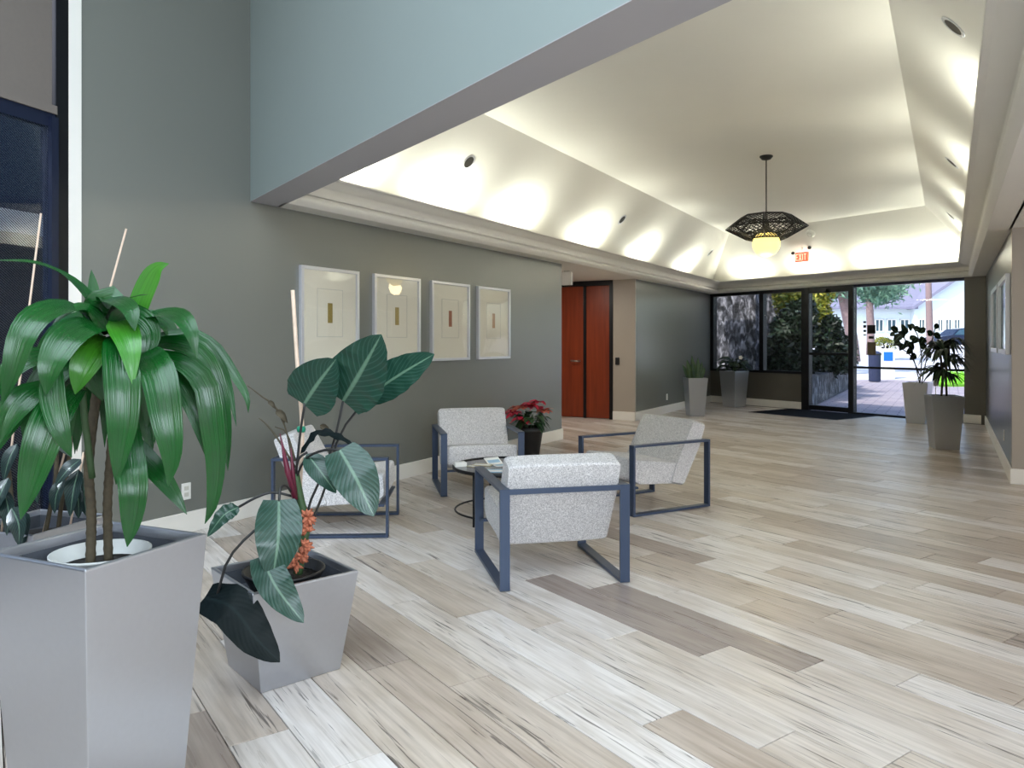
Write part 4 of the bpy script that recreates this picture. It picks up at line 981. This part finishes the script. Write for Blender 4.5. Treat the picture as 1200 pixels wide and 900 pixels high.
# entrance mat
mt_ = M().ubox((-9.2, 11.97, 0), (-7.42, 13.24, .008)); o = tag(mt_.build('entrance_mat', 'rubber'), 'dark ribbed entrance mat on the planks before the glass door', 'mat')
M().ubox((-9.23, 11.94, 0), (-7.39, 11.97, .005)).ubox((-9.23, 13.24, 0), (-7.39, 13.26, .005)).ubox((-9.23, 11.97, 0), (-9.2, 13.24, .005)).ubox((-7.42, 11.97, 0), (-7.39, 13.24, .005)).build('edge_binding', 'pot_black', o)

# ------------------------------------------------------------------ outside the entrance
def cf(l, d, z): return Vector((l * CA - d * SA, l * SA + d * CA, z))       # lateral, depth from the viewpoint
def gz(d): return 0 if d < 27 else (d - 27) * .036
struct(M().ubox((-30, CF + .12, -.1), (8, 27, -.02)).build('pavement', 'pavers'))
rows = []
for d in (23.5, 27, 35, 45, 55, 70, 110): rows.append([cf(l, d, gz(d) - .03 + (0 if d > 24 else -.03)) for l in (-40, -20, 0, 20, 45, 80)])
struct(M().grid(rows, False).build('street', 'conc'))
la = M()
gx = [cf((1100 - 600) * d / FPX, d, .02) for d in (23, 36)] + [cf((1250 - 600) * d / FPX, d, .02) for d in (36, 23)]
lawn = M().poly([(p.x, p.y) for p in gx], -.02, .05).build('lawn', 'turf_soil'); lawn['kind'] = 'structure'
for k in range(9000):
    d = rnd.uniform(23, 36); l = (rnd.uniform(1100, 1185) - 600) * d / FPX; b = cf(l, d, .05); h_ = rnd.uniform(.06, .13); a = rnd.uniform(0, 6.28)
    v = Vector((math.cos(a) * .03, math.sin(a) * .03, 0)); la.add([b - v, b + v, b + Vector((rnd.uniform(-.04, .04), rnd.uniform(-.04, .04), h_))], [(0, 1, 2)])
o = la.build('grass', 'turf', lawn); o['kind'] = 'stuff'
# stone-faced walls
def stone_box(lo, hi, name):
    struct(M().ubox(lo, hi).build(name, 'stone'))
stone_box((-13.2, 14.15, 0), (-10.74, 14.48, 4.2), 'wall_stone_near')
stone_box((-12.5, 16.6, 0), (-11.62, 16.85, 4.2), 'wall_stone_far')
g0, g1 = ground(951, 479), ground(1001, 452)
q0_, q1_ = (toU(g0), CF + .16), (toU(g1), toC(g1))
struct(M().poly([tuple(uc(*q))[:2] for q in (q0_, q1_, (q1_[0] - 3, q1_[1]), (q0_[0] - 1.2, CF + .16))], 0, .60).build('wall_planter_outside', 'stone'))
def clump(name, lab, c, rx, ry, rz, n, size, mat, trunk=None, grp='shrubs outside the entrance'):
    t = thing(name, lab, 'shrub' if not trunk else 'tree', (c[0], c[1], trunk[0] if trunk else max(0, c[2] - rz)), 0, grp)
    m = M(); c = Vector(c)
    blobs = [(Vector([max(-.6, min(.6, rnd.gauss(0, .42))) for _ in range(3)]), rnd.uniform(.35, .6)) for _ in range(9)]
    for k in range(n):
        bc, br_ = rnd.choice(blobs); v = Vector((rnd.gauss(0, 1), rnd.gauss(0, 1), rnd.gauss(0, 1))).normalized() * br_ * rnd.uniform(.6, 1) + bc
        p = c + Vector((v.x * rx, v.y * ry, v.z * rz)); e = Vector((rnd.gauss(0, 1), rnd.gauss(0, 1), rnd.gauss(0, .7))).normalized(); f = e.orthogonal().normalized(); f.rotate(Matrix.Rotation(rnd.uniform(0, 6.28), 3, e))
        s_ = size * rnd.uniform(.6, 1.3)
        m.add([p - e * s_, p + f * s_ * .35, p + e * s_, p - f * s_ * .35], [(0, 1, 2, 3)])
    o = m.build('foliage', mat, t); o['kind'] = 'stuff'
    if trunk:
        z0, r, top = trunk; M().tube([Vector((c.x, c.y, z0)), Vector((c.x + .05, c.y, (z0 + c.z) / 2)), c], [r, r * .8, r * .5], 9).build('trunk', 'trunk', t)
    else:
        for k in range(3): M().tube([Vector((c.x + .1 * k - .1, c.y, max(0, c.z - rz) - .02)), Vector((c.x + .2 * k - .2, c.y, c.z))], .03, 6).build('stem', 'petiole', t)
    return t
def seen(px, py, d): return tuple(at(px, py, d))
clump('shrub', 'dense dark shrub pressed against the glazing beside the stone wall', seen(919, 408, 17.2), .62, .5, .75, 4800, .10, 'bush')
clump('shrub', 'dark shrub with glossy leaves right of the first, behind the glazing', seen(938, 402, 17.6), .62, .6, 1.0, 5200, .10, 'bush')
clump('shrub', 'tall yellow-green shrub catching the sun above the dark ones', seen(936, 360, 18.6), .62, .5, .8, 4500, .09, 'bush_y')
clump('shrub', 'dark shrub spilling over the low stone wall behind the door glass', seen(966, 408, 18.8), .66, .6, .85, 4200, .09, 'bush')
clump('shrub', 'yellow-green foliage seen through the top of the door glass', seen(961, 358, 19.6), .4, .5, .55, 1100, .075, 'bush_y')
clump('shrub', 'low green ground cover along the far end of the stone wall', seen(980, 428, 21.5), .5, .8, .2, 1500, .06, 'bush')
clump('shrub', 'round yellow-green bush beyond the walkway near the parked car', seen(1040, 402, 40), .75, .6, .36, 900, .07, 'bush_y')
clump('shrub', 'small dark palm-like bush against the white building', seen(981, 389, 34), .42, .4, .48, 500, .10, 'bush')
clump('shrub', 'low green bush at the foot of the leaning pine', seen(990, 404, 33), .5, .4, .2, 500, .06, 'pine')
def pine(lab, pts, r, crowns):
    b = Vector(at(*pts[0])); t = thing('pine_tree', lab, 'tree', tuple(b), 0, 'trees outside')
    M().tube(spline(P3(pts), 10), [r * (1 - .03 * i) for i in range(11)], 10).build('trunk', 'trunk', t)
    m = M()
    for cx, cy, d, s_ in crowns:
        c = at(cx, cy, d)
        for k in range(500):
            v = Vector((rnd.gauss(0, .45), rnd.gauss(0, .45), rnd.gauss(0, .28))) * s_; e = Vector((rnd.gauss(0, 1), rnd.gauss(0, 1), rnd.gauss(0, 1))).normalized() * s_ * .16; f = e.orthogonal() * .25
            m.add([c + v - e, c + v + f, c + v + e, c + v - f], [(0, 1, 2, 3)])
    o = m.build('needles', 'pine', t); o['kind'] = 'stuff'
pine('thick leaning reddish pine trunk seen through the door glass', [(1001, 424, 30), (998, 395, 30), (992, 365, 30), (985, 335, 30), (978, 300, 30)], .24, [(975, 338, 30, .8), (1024, 338, 31, 1.0), (960, 330, 30, .8), (1000, 318, 30, 1.2)])
pine('straight pine trunk rising behind the glass beside the door frame', [(1020, 416, 38), (1020, 380, 38), (1018, 340, 38), (1017, 290, 38)], .20, [(1038, 344, 38, .9), (1046, 336, 38, .9), (1030, 330, 38, 1.2), (1022, 350, 38, .5)])
pine('slender tall palm trunk before the white gable', [(1090, 404, 46), (1089, 370, 46), (1088, 330, 46), (1087, 250, 46)], .21, [(1087, 240, 46, 1.5)])

# building across the street
BD = 62.
def bz(py): return EYE - (py - HOR) * BD / FPX
def bl_(px): return (px - 600) * BD / FPX
t = thing('building', 'white one-storey building with grey roof and gable across the street', 'building', tuple(cf(bl_(1040), BD, 1.0)))
def bf(x, y, z): return cf(x, BD + y, z)
ze = bz(360)
M().box((bl_(930), 0, .4), (bl_(1068), 6, ze), bf).build('wall', 'stucco', t)
gl = bl_(1067); gs = (bz(330) - bz(362)) / (bl_(1115) - bl_(1067)); hw = 9.
pts = [(gl, -.6, .4), (gl + 2 * hw, -.6, .4), (gl + 2 * hw, -.6, ze), (gl + hw, -.6, ze + gs * hw), (gl, -.6, ze)]
v = [bf(*p) for p in pts] + [bf(p[0], 10, p[2]) for p in pts]
M().add(v, [(0, 1, 2, 3, 4), (9, 8, 7, 6, 5)] + [(i, (i + 1) % 5, 5 + (i + 1) % 5, 5 + i) for i in range(5)]).build('gable_wall', 'stucco', t)
M().add([bf(bl_(925), -.8, ze), bf(gl + .2, -.8, ze), bf(gl + hw, 9, ze + gs * hw), bf(bl_(925), 9, ze + gs * hw), bf(bl_(925), -.8, ze - .18), bf(gl + .2, -.8, ze - .18)], [(0, 1, 2, 3), (4, 5, 1, 0)]).build('roof', 'roof', t)
M().add([bf(gl - .3, -1.1, ze - .2), bf(gl - .3, 10, ze - .2), bf(gl + hw, 10, ze + gs * hw), bf(gl + hw, -1.1, ze + gs * hw), bf(gl - .3, -1.1, ze + .05), bf(gl - .3, 10, ze + .05), bf(gl + hw, 10, ze + gs * hw + .25), bf(gl + hw, -1.1, ze + gs * hw + .25)], [(0, 1, 2, 3), (7, 6, 5, 4), (0, 3, 7, 4), (0, 4, 5, 1), (1, 5, 6, 2)]).build('gable_roof', 'roof', t)
for a, b in ((962, 972), (1024.7, 1035), (1038.7, 1050), (1054, 1065), (1071, 1079), (1093, 1100), (1102, 1110), (1112, 1120)):
    y0 = -.62 if a > 1066 else -.02
    f = M()
    x0, x1, z0, z1 = bl_(a), bl_(b), bz(389), bz(374)
    for lo, hi in (((x0, z0), (x0 + .08, z1)), ((x1 - .08, z0), (x1, z1)), ((x0, z0), (x1, z0 + .08)), ((x0, z1 - .08), (x1, z1)), (((x0 + x1) / 2 - .03, z0), ((x0 + x1) / 2 + .03, z1))): f.box((lo[0], y0 - .1, lo[1]), (hi[0], y0 + .05, hi[1]), bf)
    wf_ = f.build('window', 'plastic', t)
    M().box((x0, y0 - .02, z0), (x1, y0 + .01, z1), bf).build('window_pane', 'carglass', wf_)
# parked car
KD = 52.; kx = (1098 - 600) * KD / FPX; kz = gz(KD) - .03
t = thing('parked_car', 'dark parked car across the street beyond the dracaena', 'car', tuple(cf(kx + 2.2, KD, kz)))
side = [(0, .35), (.02, .72), (.15, .82), (1.05, .95), (1.55, 1.38), (2.2, 1.47), (3.0, 1.42), (3.75, 1.02), (4.35, .95), (4.45, .6), (4.42, .33), (3.9, .28), (.5, .28)]
k = len(side)
v = [cf(kx + x, KD + (0.12 if z > 1 else 0), kz + z) for x, z in side] + [cf(kx + x, KD + 1.75 - (0.12 if z > 1 else 0), kz + z) for x, z in side]
M().add(v, [tuple(range(k)), tuple(range(2 * k - 1, k - 1, -1))] + [(i, (i + 1) % k, k + (i + 1) % k, k + i) for i in range(k)]).build('body', 'carpaint', t)
for pts in ([(1.2, .98), (1.62, 1.32), (2.15, 1.4), (2.15, .98)], [(2.25, .98), (2.25, 1.4), (2.95, 1.35), (3.5, 1.02)]):
    M().add([cf(kx + x, KD - .005 + (.1 if z > 1.1 else 0), kz + z) for x, z in pts], [tuple(range(4))]).build('window', 'carglass', t)
for x in (.85, 3.6):
    for y in (-.02, 1.55):
        m = M().lathe([(.0, 0), (.19, 0), (.2, .01), (.33, .01), (.34, .04), (.34, .18), (.32, .21), (0, .21)], (0, 0, 0), 20)
        m.v = [cf(kx + x + q.x, KD + y + q.z, kz + .34 + q.y) for q in m.v]; wh = m.build('wheel', 'tyre', t)
        m = M().lathe([(.0, -.012), (.18, -.006), (.19, .01)], (0, 0, 0), 16); m.v = [cf(kx + x + q.x, KD + y + q.z, kz + .34 + q.y) for q in m.v]; m.build('hubcap', 'chrome', wh)
# bin and pedestal by the walkway
b0 = ground(1025, 447); dB = -b0.x * SA + b0.y * CA; lB = b0.x * CA + b0.y * SA
t = thing('litter_bin', 'dark blue litter bin standing on the walkway outside', 'bin', tuple(b0))
M().lathe([(.17, 0), (.19, .03), (.20, .9), (.21, .92), (.21, .97), (.12, 1.03), (0, 1.04)], b0, 16).build('body', 'bin', t)
M().lathe([(.212, .90), (.216, .905), (.216, .94), (.212, .945)], b0, 16, cap=False).build('rim', 'pot_black', t)
b1 = ground(1041, 444)
t = thing('pedestal', 'white pedestal with bright blue panel beside the litter bin outside', 'pedestal', tuple(b1))
def pf(x, y, z): return b1 + Vector((x * CA - y * SA, x * SA + y * CA, z))
M().bbox((-.22, 0, 0), (.24, .3, 1.12), .02, pf).build('body', 'plastic', t)
M().bbox((-.17, -.02, .66), (.16, 0.005, .98), .01, pf).build('blue_panel', 'blue', t)
b2 = ground(1131, 495)
t = thing('boulder', 'dark boulder outside the glass at the right column', 'rock', (b2.x, b2.y, 0))
m = M(); rr = []
for i in range(7):
    th = math.pi * i / 6; rr.append([b2 + Vector((.3 + .22 * math.sin(th) * math.cos(2 * math.pi * k / 10) * (1 + .12 * math.sin(k * 3 + i)), .5 + .22 * math.sin(th) * math.sin(2 * math.pi * k / 10), .18 + .2 * math.cos(th))) for k in range(11)])
m.grid(rr).build('stone', 'stone', t)
